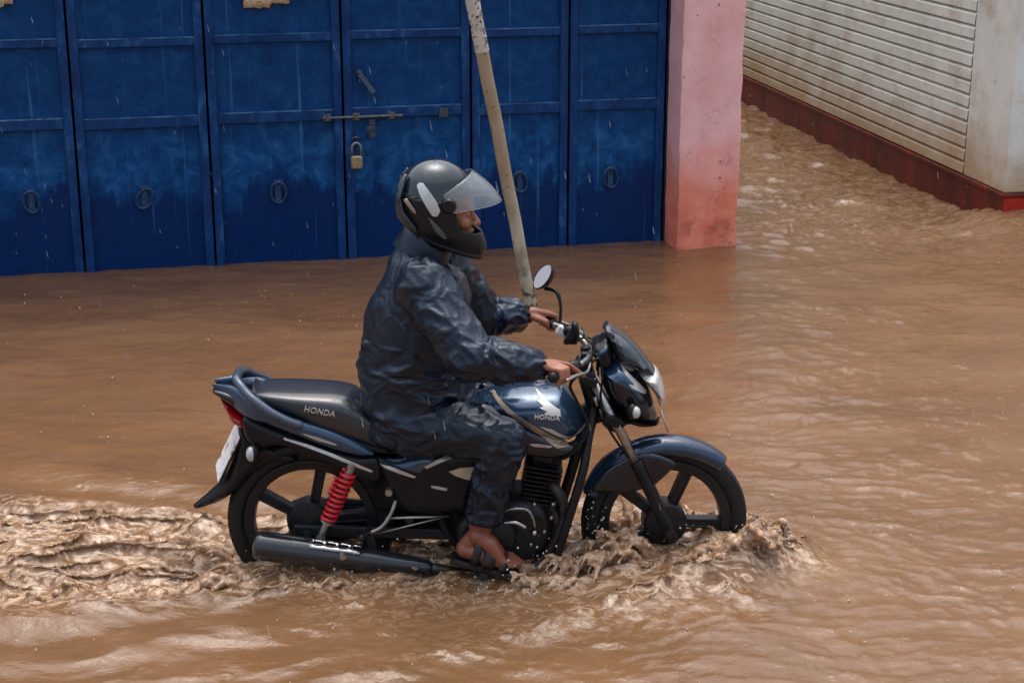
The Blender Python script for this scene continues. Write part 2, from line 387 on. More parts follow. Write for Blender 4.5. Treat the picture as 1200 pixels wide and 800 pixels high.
# padlock hanging from the staple
pk = empty("padlock", gp(*gs(418, 188, 0.05), 0.05), "worn brass padlock hanging shut on the wicket of the blue gate", "padlock")
s, z = gs(418, 189, 0.05); bd = MB(); gbox(bd, s-0.036, s+0.036, z-0.048, z+0.034, 0.034, 0.062)
bd.build("lock_body", simple("worn_brass", srgb(168, 152, 118), 0.42, 0.6, 0.3, 50, 0.2), pk, bevel=0.010, auto=50)
sk_ = MB(); sk_.tube([gp(s-0.028, z+0.03, 0.05), gp(s-0.028, z+0.075, 0.05)]+[gp(s-0.028*math.cos(a), z+0.078+0.034*math.sin(a), 0.05) for a in [math.pi*q/10 for q in range(11)]]+[gp(s+0.028, z+0.03, 0.05)], 0.0085, 10)
sk_.build("shackle", simple("shackle_steel", srgb(150, 150, 150), 0.35, 0.9, 0.2, 60), pk)

# torn paper notices pasted near the top
def paper(name, px0, px1, py0, py1, label, seed):
    rr = random.Random(seed); s0, z1 = gs(px0, py0, 0.02); s1, _ = gs(px1, py0, 0.02); z0 = gs((px0+px1)/2, py1, 0.02)[1]
    V = []; Fc = []; nx = 16
    for j in range(nx+1):
        s = s0+(s1-s0)*j/nx; b = z0+0.012*rr.random()-(0.02 if j < nx*0.62 else 0.0)
        for k in range(4): V.append(gp(s, b+(z1-b)*k/3, 0.024+0.003*math.sin(j*0.9+k)))
    for j in range(nx):
        for k in range(3): a = j*4+k; Fc.append((a, a+4, a+5, a+1))
    t = NT("old_paper"); c = t.ramp(t.noise(40, 4, 0.6, stretch=(1, 1, 2.5)), [(0.42, srgb(216, 204, 178)), (0.60, srgb(190, 150, 100)), (0.7, srgb(120, 70, 40))]); t.set(color=c, rough=0.8)
    o = mesh_obj(name, V, Fc, t.m); sd = o.modifiers.new("s", 'SOLIDIFY'); sd.thickness = 0.002
    tag(o, label, "notice"); return o
paper("paper_notice", 284, 338, -22, 6, "torn strip of yellowed paper pasted high on the blue gate left of centre", 3)
paper("paper_notice", -14, 13, -22, 6, "scrap of pale paper on the blue gate in the upper left corner of the photo", 5)

# ------------------------------------------------------------------ pink pillar
pf = at_z(794, 292); PD = 0.16                                    # near corner at the water, facing like the gate
pr = at_z(861.5, 290.2)
ps = (pf-G0).dot(GU)-0.015; po = (pf-G0).dot(GN); pe = (pr-G0).dot(GU)+0.035
pm = MB(); V = []; Fc = []; nz = 60; nxx = 10; ring = []
def prof(k):
    z = -0.15+3.6*k/nz; P = []
    n1 = nxx
    for j in range(n1): P.append((ps+(pe-ps)*j/n1, po))
    for j in range(4): P.append((pe, po-0.5*j/4))
    for j in range(4): P.append((pe+(ps-pe)*j/4, po-0.5))
    for j in range(4): P.append((ps, po-0.5+0.5*j/4))
    out = []
    for j, (s, o) in enumerate(P):
        d = 0.006*float(pn(s*5, o*5, z*4))+0.004*float(pn(s*16, o*16, z*14))
        corner = (j == 0 or j == n1)
        ch = 0.0
        if corner: ch = 0.012+0.022*max(0.0, float(pn(z*9, j*1.7, 3.3)))
        cx = (ps+pe)/2
        out.append(gp(s+(d if s == pe or s == ps else 0)+(ch if j == 0 else -ch if j == n1 else 0), z, o+d-(ch*0.8 if corner else 0)))
    return out
for k in range(nz+1): V += prof(k)
m = len(V)//(nz+1)
for k in range(nz):
    for j in range(m): Fc.append((k*m+j, k*m+(j+1) % m, (k+1)*m+(j+1) % m, (k+1)*m+j))
Fc.append(tuple(range((nz)*m, (nz+1)*m)))
pm.add(V, Fc); pil = pm.build("pillar", MPINK, smooth=True, auto=40); tag(pil, "square pink plastered pillar at the end of the blue gate, salmon stained near the water", "pillar")

# ------------------------------------------------------------------ shop building round the gate
shop = empty("shop_building", gp(0, -0.15, -0.4), "shop front over the blue gate with its plain upper wall, added shade slab and alley side wall", "building")
sb = MB(); gbox(sb, cuts[0]-6, ps+0.004, GTOP+0.004, 3.6, -0.32, 0.06); gbox(sb, ps+0.004, pe-0.004, 3.47, 3.6, -0.32, po-0.01); gbox(sb, cuts[0]-6, cuts[0]-0.004, -0.14, GTOP, -0.32, 0.06)
sb.build("wall", simple("cream_plaster", srgb(150, 140, 128), 0.8, 0, 0.2, 4, 0.3), shop, smooth=False)
sb = MB(); gbox(sb, pe-0.30, pe-0.02, -0.14, 3.6, -16, -0.33); sb.build("side_wall", simple("grey_plaster", srgb(140, 132, 122), 0.8, 0, 0.25, 4, 0.3), shop, smooth=False)
sb = MB(); gbox(sb, cuts[0]-6, pe+0.10, 3.10, 3.24, 0.064, 0.40); sb.build("shade_slab", simple("concrete_slab", srgb(120, 118, 112), 0.85, 0, 0.2, 8, 0.3), shop, smooth=False, bevel=0.01)  # unseen slab, added to darken the upper gate and its reflection
sb = MB(); gbox(sb, cuts[0]-6, ps-0.004, -0.12, 2.6, -0.36, -0.33); sb.build("back_panel", simple("shop_dark", (0.02, 0.02, 0.02), 0.9), shop, smooth=False)

# ------------------------------------------------------------------ white boarded building on the right of the alley
WA = R(10.4)
WD = Vector((-math.sin(WA), math.cos(WA), 0)); WN = Vector((-math.cos(WA), -math.sin(WA), 0)); WF = -WN    # receding, outward (left), along the front
WC = at_z(1172, 273)
zpl = at_plane(1178, 229, WC, WN).z
def wp(d, z, out=0.0, al=0.0): return WC + WD*d + WN*out + WF*al + Vector((0, 0, z))
whouse = empty("white_building", wp(1, -0.15, -1), "white boarded building with red plinth and corner pilaster beyond the alley", "building")
pl = MB()
def wbox(mb, d0, d1, z0, z1, o0, o1):
    P = [wp(d, z, o) for z in (z0, z1) for o in (o0, o1) for d in (d0, d1)]
    mb.add(P, [(0,2,3,1),(4,5,7,6),(0,1,5,4),(2,6,7,3),(0,4,6,2),(1,3,7,5)])
V = []; Fc = []
Ls = [28*(k/90)**1.3 for k in range(91)]
wbox(pl, 0, 28, -0.15, zpl-0.025, -0.4, 0.0)
pl.add([wp(0, -0.15, 0-0.0, 0), wp(0, -0.15, 0, 0)], [])
wbox(pl, -0.012, 28, zpl-0.024, zpl+0.004, -0.4, 0.014)
plo = pl.build("plinth", MRED_SHADE, whouse, smooth=False, bevel=0.006)
pl2 = MB(); P = [wp(d, z, -al) for z in (-0.15, zpl-0.002) for d in (-0.004, 0.4) for al in (-0.012, 6.0)]
def fbox(mb, a0, a1, z0, z1, d0, d1):
    P = [wp(d, z, -a) for z in (z0, z1) for d in (d0, d1) for a in (a0, a1)]
    mb.add(P, [(0,2,3,1),(4,5,7,6),(0,1,5,4),(2,6,7,3),(0,4,6,2),(1,3,7,5)])
fbox(pl2, 0.402, 7, -0.15, zpl, -0.006, 0.4); fbox(pl2, 0.0, 0.40, -0.15, zpl-0.026, -0.008, -0.002)
pl2.build("front_plinth", simple("lit_red_paint", srgb(172, 36, 20), 0.42, 0, 0.25, 12, 0.2), whouse, smooth=False)  # same red as the side, coloured lighter for the lit front face
# corner pilaster, flush plaster
cp = MB(); wbox(cp, 0.01, 0.62, zpl+0.005, 4.0, -0.2, -0.004); cp.build("pilaster", MWHITE, whouse, smooth=False, bevel=0.012)
fw = MB(); fbox(fw, 0.205, 7, zpl+0.005, 4.0, 0.018, 0.3); fw.build("front_wall", MWHITE, whouse, smooth=False)
# boards: each board leans out over the next one below
sd = MB(); bh = 0.092; nb = 38; ND = 60
for k in range(nb):
    z0 = zpl+0.006+k*bh; V = []; Fc = []
    for j in range(ND+1):
        d = 0.624+27.3*(j/ND)**1.4; w = 0.002*float(pn(d*1.5, k*1.7, 2))+0.0012*float(pn(d*6, k*1.7, 5))
        for (zz, oo) in ((z0+bh-0.002, -0.034), (z0+bh-0.004, -0.024), (z0+bh-0.020, -0.006), (z0+0.010, -0.004), (z0+0.004, -0.012), (z0+0.001, -0.034)):
            V.append(wp(d, zz+w, oo+w))
    for j in range(ND):
        for q in range(5): a = j*6+q; Fc.append((a, a+1, a+7, a+6))
    sd.add(V, Fc)
sd.build("siding", MSIDE, whouse, smooth=False)
bk = MB(); wbox(bk, 0.65, 28, zpl+0.006, 4.0, -0.2, -0.034); bk.build("wall", MWHITE, whouse, smooth=False)
# far end of the alley closes with a plain wall
aw = MB(); wbox(aw, 28.2, 28.5, -0.15, 5, -3, 6); o = aw.build("alley_wall", simple("old_render", srgb(130, 122, 112), 0.8, 0, 0.25, 3, 0.3), smooth=False); tag(o, "plain grey rendered wall closing the far end of the alley", "wall")

# ------------------------------------------------------------------ leaning pole
def m_pole():
    t = NT("pole_paint"); x, y, z = t.xyz(); n = t.noise(10, 6, 0.65, stretch=(1, 1, 0.4)); f = t.noise(45, 4)
    c = t.ramp(n, [(0.3, srgb(134, 128, 106)), (0.5, srgb(172, 170, 150)), (0.7, srgb(192, 194, 178))])
    zz = t.math('ADD', z, t.math('MULTIPLY', t.math('SUBTRACT', n, 0.5), 0.5))
    c = t.mix(t.math('MULTIPLY', t.ramp(zz, [(0.45, 0.0), (0.85, 0.55)]), 1.0), c, srgb(158, 126, 90))
    c = t.mix(t.math('MULTIPLY', t.ramp(z, [(0.04, 1.0), (0.40, 0.0)]), t.ramp(t.noise(17, 3, 0.55, stretch=(1, 1, 0.8), off=(4, 0, 1)), [(0.49, 0.0), (0.55, 1.0)])), c, srgb(28, 26, 24))
    c = t.mix(t.ramp(t.noise(26, 3, 0.55, off=(1, 8, 1)), [(0.66, 0.0), (0.71, 0.9)]), c, srgb(62, 42, 30))
    t.set(color=c, rough=0.5); t.bump(f, 0.2, 0.004); return t.m
pb = at_z(623, 362); pole = empty("leaning_pole", pb+Vector((0, 0, -0.15)), "cream painted metal pole leaning left behind the rider, spotted black at its foot", "pole")
ptop = at(553.5, 0, pb.y-0.32); pd = (ptop-pb).normalized(); L_ = (ptop-pb).length
mp = MB(); mp.tube([pb+pd*(L_*2.0*k/40-0.16)+Vector((0.002*math.sin(k), 0, 0)) for k in range(41)], [0.0345]*41, 24)
mp.build("shaft", m_pole(), pole, auto=60)
t = NT("torn_white_paper"); c = t.ramp(t.noise(30, 3, 0.55, stretch=(1, 1, 1.2), dist=1.2), [(0.53, srgb(206, 202, 192)), (0.57, srgb(60, 56, 54))]); c = t.mix(t.ramp(t.noise(8, 3), [(0.45, 0.0), (0.6, 1.0)]), c, srgb(200, 196, 186)); t.set(color=c, rough=0.75)
q0, q1 = L_*0.845, L_*1.03; mp = MB(); V = []; Fc = []; n = 26; rr = random.Random(4)
u = Vector((1, 0, 0)); u = (u-pd*u.dot(pd)).normalized(); w = pd.cross(u)
for j in range(n):
    a = 2*math.pi*j/n; e = u*math.cos(a)+w*math.sin(a); lo = q0+0.006*rr.random(); hi = q1+0.006*rr.random()
    for k in range(6): V.append(pb+pd*(lo+(hi-lo)*k/5)+e*(0.0362+0.0008*math.sin(k*2+j)))
for j in range(n):
    for k in range(5): a = j*6+k; b = ((j+1) % n)*6+k; Fc.append((a, b, b+1, a+1))
mp.add(V, Fc); mp.build("sticker", t.m, pole)
q0, q1 = L_*1.0, L_*1.2
# ------------------------------------------------------------------ the flood water
def spaced(segs):
    out = [segs[0][0]]
    for a, b, s0, s1 in segs:
        x = a; n = max(1, int(abs(b-a)/((s0+s1)/2)))
        w = np.linspace(s0, s1, n); w = np.cumsum(w); w = a+(b-a)*w/w[-1]; out += list(w)
    return np.array(out)
xs = spaced([(-60, -6, 8, .25), (-6, -2.4, .06, .016), (-2.4, 2.4, .0105, .0105), (2.4, 6, .016, .05), (6, 60, .2, 8)])
ys = spaced([(-28, -4, 5, .2), (-4, -1.7, .05, .014), (-1.7, 1.0, .0105, .0105), (1.0, 5, .014, .025), (5, 11, .025, .05), (11, 30, .06, .5), (30, 68, 1, 8)])
X, Y = np.meshgrid(xs, ys)
def water_h(X, Y):
    # domain warp
    wx = X+0.25*fbm(X*0.9, Y*1.3, 3.1, 2); wy = Y+0.18*fbm(X*1.1, Y*1.1, 9.2, 2)
    far = 1-sstep(14, 30, np.hypot(X, Y)); 
    h = 0.012*fbm(wx*1.1, wy*2.6, 0.5, 3)+0.006*fbm(wx*4.5, wy*8.5, 5.5, 3)+0.0035*fbm(wx*9+2, wy*19, 3.5, 2)
    # right hand side: wind and current chop running to the camera
    right = sstep(0.45, 1.4, X-0.12*Y+0.25*fbm(X, Y, 4.4, 2))
    h += right*(0.013*(ridged(wx*2.4, wy*4.4, 1.7, 4)-0.45)+0.010*fbm(wx*8, wy*13, 2.2, 3))
    # alley race
    al = sstep(1.2, 1.9, X-0.05*(Y-6))*sstep(3.6, 5.6, Y)
    h += al*(0.045*(ridged(wx*1.6, wy*2.6, 7.7, 4)-0.45)+0.030*fbm(wx*5, wy*8, 1.2, 3))
    # wake behind the bike
    back = np.clip(-0.55-X, 0, 9); hw = 0.30+0.20*back
    edge = (np.abs(Y-0.02+0.12*fbm(X*2, Y*2, 6, 2))/hw)
    wk = sstep(0.0, 0.35, back)*(1-sstep(0.55, 1.2, edge))*np.exp(-back/4.5)
    tur = ridged(wx*2.3+1.0*fbm(X*2.2, Y*2.6, 8, 3), wy*3.6+0.7*fbm(X*2.5, Y*3, 18, 2), 2.9, 3)-0.42
    h += wk*(0.100*tur+0.024*fbm(wx*8, wy*12, 4, 3)+0.012)
    h -= 0.03*np.exp(-((X+0.95)/0.5)**2-((Y)/0.22)**2)
    # standing waves spreading from the wake
    d = np.abs(Y)-hw-0.05
    vw = np.exp(-(d/0.35)**2)*sstep(0.0, 0.5, back)*np.exp(-back/3.0)
    h += vw*0.022*np.sin((np.abs(Y)-0.33*back)*17+1.5*fbm(X*2.5, Y*2.5, 1, 2))
    # along the machine: churn
    ch = sstep(-0.9, -0.55, X)*(1-sstep(0.75, 1.0, X))*np.exp(-((Y+0.05)/0.36)**2)
    h += ch*(0.030+0.060*(ridged(wx*5.0, wy*6.0, 3.3, 4)-0.40)+0.026*fbm(wx*12, wy*14, 8, 3))
    # bow wave in front of the tyre, rolling to both sides
    bx = X-0.80; arm = np.abs(Y)-0.06-0.55*np.clip(0.22-bx, 0, 3)
    bow = np.exp(-(arm/0.085)**2)*(1-sstep(0.20, 0.42, bx))*np.exp(-np.clip(0.1-bx, 0, 5)/0.65)
    h += bow*(0.060+0.06*(ridged(wx*7, wy*7, 5.1, 4)-0.4)+0.03*fbm(wx*13,wy*13,2,3))
    ft = np.exp(-((X-0.90)/0.14)**2-((Y)/0.2)**2); h += ft*(0.010+0.055*(ridged(wx*8, wy*8, 2.4, 4)-0.35))
    # near side: lumpy swell thrown out by the machine
    h += 0.055*np.exp(-((X-0.45)/0.38)**2-((Y+0.04)/0.30)**2)
    h += 0.035*np.exp(-((X+0.72)/0.30)**2-((Y+0.02)/0.22)**2)
    h += 0.125*np.exp(-((X-WC.x-0.1)/0.42)**2-((Y-WC.y+0.02)/0.55)**2)+0.09*np.exp(-((X-WC.x-0.9)/0.7)**2-((Y-WC.y-0.05)/0.5)**2)
    nr = np.exp(-((Y+0.85)/0.5)**2)*(1-sstep(0.1, 1.5, X))
    h += 0.045*np.exp(-((X-0.78)/0.15)**2-((Y+0.03)/0.17)**2)
    h += 0.0035*sstep(0.4, -0.6, Y)*fbm(wx*8, wy*17, 6.1, 3)
    h += nr*(0.022*fbm(wx*1.8, wy*3.6, 6.6, 3)+0.012*(ridged(wx*2.4, wy*5, 4.9, 2)-0.4))
    foam = np.clip(wk*1.25+ch*0.9+bow*1.2+ft*0.9+al*0.3, 0, 1)
    return h*far, foam
H, FOAM = water_h(X, Y)
# rain rings
rr = np.random.RandomState(5)
for k in range(420):
    rx, ry = rr.uniform(-3.6, 3.8), rr.uniform(-1.7, 4.3); rad = rr.uniform(0.012, 0.075); amp = 0.0045*(0.02/(rad+0.012))**0.5
    i0, i1 = np.searchsorted(xs, [rx-rad-0.06, rx+rad+0.06]); j0, j1 = np.searchsorted(ys, [ry-rad-0.06, ry+rad+0.06])
    if i1 <= i0 or j1 <= j0: continue
    d = np.hypot(X[j0:j1, i0:i1]-rx, Y[j0:j1, i0:i1]-ry)
    H[j0:j1, i0:i1] += amp*np.cos((d-rad)*2*math.pi/0.028)*np.exp(-((d-rad)/0.016)**2)*(1-0.7*FOAM[j0:j1, i0:i1])
nx, ny = len(xs), len(ys)
idx = np.arange(nx*ny).reshape(ny, nx)
quads = np.stack([idx[:-1, :-1], idx[:-1, 1:], idx[1:, 1:], idx[1:, :-1]], -1).reshape(-1, 4)
# choppy sideways displacement sharpens the crests
gy, gx = np.gradient(H, ys, xs)
XX = X+0.012*np.clip(gx, -0.8, 0.8); YY = Y+0.016*np.clip(gy, -0.8, 0.8)
me = bpy.data.meshes.new("water"); me.vertices.add(nx*ny); me.loops.add(quads.size); me.polygons.add(len(quads))
me.vertices.foreach_set('co', np.stack([XX, YY, H], -1).ravel()); me.loops.foreach_set('vertex_index', quads.ravel())
me.polygons.foreach_set('loop_start', np.arange(0, quads.size, 4)); me.update(); me.validate()
fa = me.attributes.new('foam', 'FLOAT', 'POINT'); fa.data.foreach_set('value', FOAM.ravel())
def m_water(splash=False):
    t = NT("muddy_water"+("_spray" if splash else ""))
    cl = t.noise(1.3, 5, 0.6, stretch=(1, 1.7, 1), dist=0.6)
    mud = t.ramp(cl, [(0.3, srgb(104, 75, 49)), (0.55, srgb(118, 86, 58)), (0.75, srgb(127, 97, 69))])
    if splash: fo = t.ramp(t.noise(14, 6, 0.68, dist=2.4), [(0.42, 0.05), (0.62, 0.9)])
    else:
        at_ = t.n('ShaderNodeAttribute', attribute_name='foam')
        fo = t.math('MULTIPLY', at_.outputs['Fac'], t.ramp(t.noise(11, 6, 0.68, stretch=(0.8, 1.3, 1), dist=2.6), [(0.47, 0.0), (0.62, 0.9)]))
    bub = t.ramp(t.noise(34, 2, 0.5, stretch=(1, 1.4, 1), off=(3, 2, 1)), [(0.71, 0.0), (0.74, 0.55)])
    fo = t.math('MAXIMUM', fo, t.math('MULTIPLY', bub, t.ramp(t.noise(1.1, 3), [(0.45, 0.0), (0.65, 1.0)])))
    if splash: mud = t.mix(1.0, mud, (1.45, 1.40, 1.35), 'MULTIPLY')
    c = t.mix(fo, mud, srgb(200, 174, 148))
    t.set(color=c, rough=t.mix(fo, (0.035,)*3, (0.16,)*3), ior=1.33, spec=0.70)
    t.bump(t.mix(0.4, t.noise(26, 4, 0.6, stretch=(1, 1.6, 1), dist=0.5), t.noise(70, 3, 0.6)), 0.40 if not splash else 0.32, 0.010)
    return t.m
MWATER = m_water(); MSPRAY = m_water(True)
wo_ = link_mesh("water", me, MWATER); tag(wo_, kind='structure')
def wz(x, y): return float(water_h(np.array([x]), np.array([y]))[0][0])
# ------------------------------------------------------------------ shape tools for bodywork
def xz(o, yd=0.0):
    out = []
    for p in o:
        q = at(p[0], p[1], p[2] if len(p) > 2 else yd); out.append((q.x, q.z))
    return np.array(out)
def resample(P, step, closed=True, smooth=True):
    n = len(P); out = []
    for i in range(n if closed else n-1):
        p0, p1, p2, p3 = (P[(i-1) % n], P[i], P[(i+1) % n], P[(i+2) % n]) if closed else (P[max(i-1, 0)], P[i], P[i+1], P[min(i+2, n-1)])
        L = np.linalg.norm(p2-p1); k = max(1, int(round(L/step)))
        for j in range(k):
            t = j/k
            if smooth:
                m1 = (p2-p0)*0.5; m2 = (p3-p1)*0.5
                l1, l2 = np.linalg.norm(m1), np.linalg.norm(m2)
                if l1 > L: m1 = m1*L/l1
                if l2 > L: m2 = m2*L/l2
                out.append((2*t**3-3*t**2+1)*p1+(t**3-2*t**2+t)*m1+(-2*t**3+3*t**2)*p2+(t**3-t**2)*m2)
            else: out.append(p1+(p2-p1)*t)
    if not closed: out.append(P[-1])
    return np.array(out)
def seg_dist(Q, B):
    A = B; C = np.roll(B, -1, 0); d = C-A; L = (d**2).sum(1)+1e-12
    best = np.full(len(Q), 1e9)
    for a, dd, l in zip(A, d, L):
        t = np.clip(((Q-a)@dd)/l, 0, 1); best = np.minimum(best, np.linalg.norm(Q-(a+t[:, None]*dd), axis=1))
    return best
def inside(Q, B):
    r = np.zeros(len(Q), bool); n = len(B); j = n-1
    for i in range(n):
        a, b = B[i], B[j]; c = ((a[1] > Q[:, 1]) != (b[1] > Q[:, 1]))
        with np.errstate(divide='ignore', invalid='ignore'):
            r ^= c & (Q[:, 0] < (b[0]-a[0])*(Q[:, 1]-a[1])/(b[1]-a[1])+a[0])
        j = i
    return r
def fill(B, step, D):
    lo, hi = B.min(0), B.max(0)
    gx, gz = np.meshgrid(np.arange(lo[0], hi[0], step), np.arange(lo[1], hi[1], step*0.87))
    gx = gx+((np.arange(gx.shape[0]) % 2)*step/2)[:, None]
    G = np.stack([gx.ravel(), gz.ravel()], -1); G = G[inside(G, B)]
    d = seg_dist(G, B) if len(G) else np.zeros(0)
    parts = [G[d > max(step*0.6, D*0.75)]]
    T = np.roll(B, -1, 0)-np.roll(B, 1, 0); T /= np.linalg.norm(T, axis=1)[:, None]+1e-9
    area = 0.5*np.sum(B[:, 0]*np.roll(B[:, 1], -1)-np.roll(B[:, 0], -1)*B[:, 1]); N = np.stack([-T[:, 1], T[:, 0]], -1)*(1 if area > 0 else -1)
    for q in (0.07, 0.25, 0.55):
        O = B+N*q*D; O = O[inside(O, B)]
        if len(O): parts.append(O[seg_dist(O, B) > 0.85*q*D])
    return np.concatenate([B]+parts)
def tri(P, nb):
    r = delaunay_2d_cdt([Vector(p) for p in P], [(i, (i+1) % nb) for i in range(nb)], [], 1, 1e-7)
    return np.array([tuple(v) for v in r[0]]), [tuple(f) for f in r[2]], r[3]
SURF = {}
def inflate(name, o, y0, hn, hf, mat, parent, D=0.03, yd=None, step=0.010, smooth=True, key=None, grow=None, mirror=False):
    """closed body: traced side outline, pillowed by hn towards the near side and hf towards the far side"""
    B = resample(xz(o, y0 if yd is None else yd), step, True, smooth)
    P, Fc, _ = tri(fill(B, step, D), len(B))
    def prof(Q):
        d = seg_dist(Q, B); f = np.sqrt(np.clip(1-(1-np.minimum(d/D, 1))**2, 0, 1)); f[d < 1e-6] = 0
        g = grow(Q[:, 0], Q[:, 1]) if grow else 1.0
        return f*g
    f = prof(P); n = len(P); on = f < 1e-4
    V = [(p[0], y0-hn*q, p[1]) for p, q in zip(P, f)]; m = {}
    for i in range(n):
        if on[i]: m[i] = i
        else: m[i] = len(V); V.append((P[i][0], y0+hf*f[i], P[i][1]))
    faces = list(Fc)+[tuple(m[i] for i in reversed(t)) for t in Fc]
    if mirror: V = [(a, -b, c) for a, b, c in V]
    ob = mesh_obj(name, V, faces, mat, parent); recalc(ob.data); ob.data.set_sharp_from_angle(angle=R(50))
    if key: SURF[key] = (lambda Q: y0-hn*prof(Q))
    return ob
def decal(name, o, key, yd, mat, parent, lift=0.0015, step=0.007, smooth=False):
    B = resample(xz(o, yd), step, True, smooth); P, Fc, _ = tri(fill(B, step, step), len(B)); y = SURF[key](P)-lift
    V = [(p[0], q, p[1]) for p, q in zip(P, y)]; ob = mesh_obj(name, V, Fc, mat, parent)
    s = ob.modifiers.new("s", 'SOLIDIFY'); s.thickness = 0.0012; s.offset = 0; return ob
def lettering(name, s, size, org, xd, yd, mat, parent, ext=0.0008, shear=0.0, outline=False):
    c = bpy.data.curves.new("t", 'FONT'); c.body = s; c.size = size; c.extrude = ext; c.align_x = 'CENTER'; c.align_y = 'CENTER'; c.shear = shear
    c.space_character = 1.05; c.resolution_u = 3; c.offset = size*0.012
    o = bpy.data.objects.new("t", c); COL.objects.link(o); dg = bpy.context.evaluated_depsgraph_get(); dg.update(); me = bpy.data.meshes.new_from_object(o.evaluated_get(dg)); bpy.data.objects.remove(o)
    xd = Vector(xd).normalized(); yd = Vector(yd); yd = (yd-xd*yd.dot(xd)).normalized(); zd = xd.cross(yd)
    M = Matrix((xd, yd, zd)).transposed().to_4x4(); M.translation = Vector(org); me.transform(M); me.name = name
    return link_mesh(name, me, mat, parent, smooth=False)
def superloft(mb, st, n=36):                     # st: (x, zc, hz, hy, exponent)
    V = []; Fc = []
    for x, zc, hz, hy, e in st:
        for j in range(n):
            a = 2*math.pi*j/n; c, s = math.cos(a), math.sin(a)
            V.append((x, hy*math.copysign(abs(c)**e, c), zc+hz*math.copysign(abs(s)**e, s)))
    k = len(st)
    for i in range(k-1):
        for j in range(n): Fc.append((i*n+j, i*n+(j+1) % n, (i+1)*n+(j+1) % n, (i+1)*n+j))
    Fc.append(tuple(range(n-1, -1, -1))); Fc.append(tuple(range((k-1)*n, k*n)))
    return mb.add(V, Fc)
def interp_st(st, k=5):
    A = np.array(st, float); out = resample(A, 1e9, False, False); res = []
    for i in range(len(A)-1):
        p0, p1, p2, p3 = A[max(i-1, 0)], A[i], A[i+1], A[min(i+2, len(A)-1)]
        for j in range(k):
            t = j/k; res.append(0.5*((2*p1)+(-p0+p2)*t+(2*p0-5*p1+4*p2-p3)*t*t+(-p0+3*p1-3*p2+p3)*t**3))
    res.append(A[-1]); return res
def curve3(pts, k=6):
    A = np.array([tuple(p) for p in pts]); res = []
    for i in range(len(A)-1):
        p0, p1, p2, p3 = A[max(i-1, 0)], A[i], A[i+1], A[min(i+2, len(A)-1)]
        for j in range(k):
            t = j/k; res.append(0.5*((2*p1)+(-p0+p2)*t+(2*p0-5*p1+4*p2-p3)*t*t+(-p0+3*p1-3*p2+p3)*t**3))
    res.append(A[-1]); return [Vector(p) for p in res]
def pxs(pts): return [at(*p) for p in pts]

# ------------------------------------------------------------------ materials of the machine
def m_paint(name, dark, light, rough=0.16, metal=0.45, dirty=0.3):
    t = NT(name); n = t.noise(3, 3); c = t.ramp(n, [(0.3, dark), (0.7, light)])
    drop = t.n('ShaderNodeTexVoronoi', feature='F1'); drop.inputs['Scale'].default_value = 95; t.l(t.co(), drop.inputs['Vector'])
    pick = t.math('MULTIPLY', t.ramp(drop.outputs['Distance'], [(0.10, 1.0), (0.34, 0.0)]), t.ramp(t.noise(40, 2), [(0.5, 0.0), (0.56, 1.0)]))
    dirt = t.ramp(t.noise(16, 6, 0.7), [(0.55, 0.0), (0.8, dirty)])
    c = t.mix(dirt, c, srgb(70, 66, 66))
    t.set(color=c, rough=t.mix(dirt, (rough,)*3, (0.45,)*3), metal=metal, coat=0.6, coatr=0.06)
    t.bump(pick, 0.35, 0.003); return t.m
MBLUE = m_paint("steel_blue_paint", srgb(38, 62, 88), srgb(50, 78, 104))
MNAVY = m_paint("dark_blue_paint", srgb(12, 18, 30), srgb(18, 27, 42))
MBLK = simple("black_plastic", (0.008, 0.009, 0.011), 0.40, 0, 0.3, 40, 0.15, spec=0.28)
MGLOSS = m_paint("gloss_black", (0.008, 0.009, 0.011), (0.012, 0.013, 0.016), 0.2, 0.0, 0.06); MGLOSS.node_tree.nodes['Principled BSDF'].inputs['Coat Weight'].default_value = 0.10; MGLOSS.node_tree.nodes['Principled BSDF'].inputs['Specular IOR Level'].default_value = 0.18
MSEAT = m_paint("seat_vinyl", (0.010, 0.014, 0.021), (0.017, 0.023, 0.033), 0.33, 0.0, 0.08)
MTYRE = simple("tyre_rubber", (0.010, 0.010, 0.010), 0.55, 0, 0.35, 50, 0.3, spec=0.3)
MRIM = simple("black_alloy", (0.010, 0.011, 0.013), 0.38, 0.0, 0.3, 30, 0.1, spec=0.35)
MCHR = simple("dull_chrome", (0.52, 0.52, 0.53), 0.22, 1.0, 0.2, 40)
MALU = simple("fork_alloy", (0.36, 0.35, 0.34), 0.32, 0.9, 0.25, 60)
MENG = simple("engine_black", (0.012, 0.012, 0.014), 0.42, 0.0, 0.5, 35, 0.35, spec=0.35)
MGREY = simple("grey_paint_rail", srgb(74, 84, 98), 0.3, 0.5, 0.2, 20)
MSPR = simple("red_spring_paint", srgb(190, 34, 42), 0.35, 0, 0.2, 30)
MSILV = simple("silver_stripe", srgb(186, 182, 178), 0.3, 0.4, 0.15, 30)
MGOLD = simple("champagne_stripe", srgb(150, 134, 120), 0.35, 0.4, 0.2, 30)
MWHT = simple("white_mark", srgb(214, 214, 214), 0.4, 0.1, 0.1, 30)
t = NT("red_lens"); t.set(color=(0.42, 0.008, 0.012), rough=0.12, coat=0.6, trans=0.25); t.bump(t.noise(160, 1), 0.15, 0.002); MRLENS = t.m
t = NT("clear_lens"); t.set(color=t.ramp(t.noise(40, 3, 0.5, stretch=(1, 1, 0.2)), [(0.3, (0.40, 0.42, 0.43)), (0.7, (0.62, 0.63, 0.63))]), rough=0.10, coat=0.6, trans=0.15); MLENS = t.m
t = NT("mirror_glass"); t.set(color=(0.50, 0.46, 0.44), rough=0.12, metal=1.0); MMIR = t.m
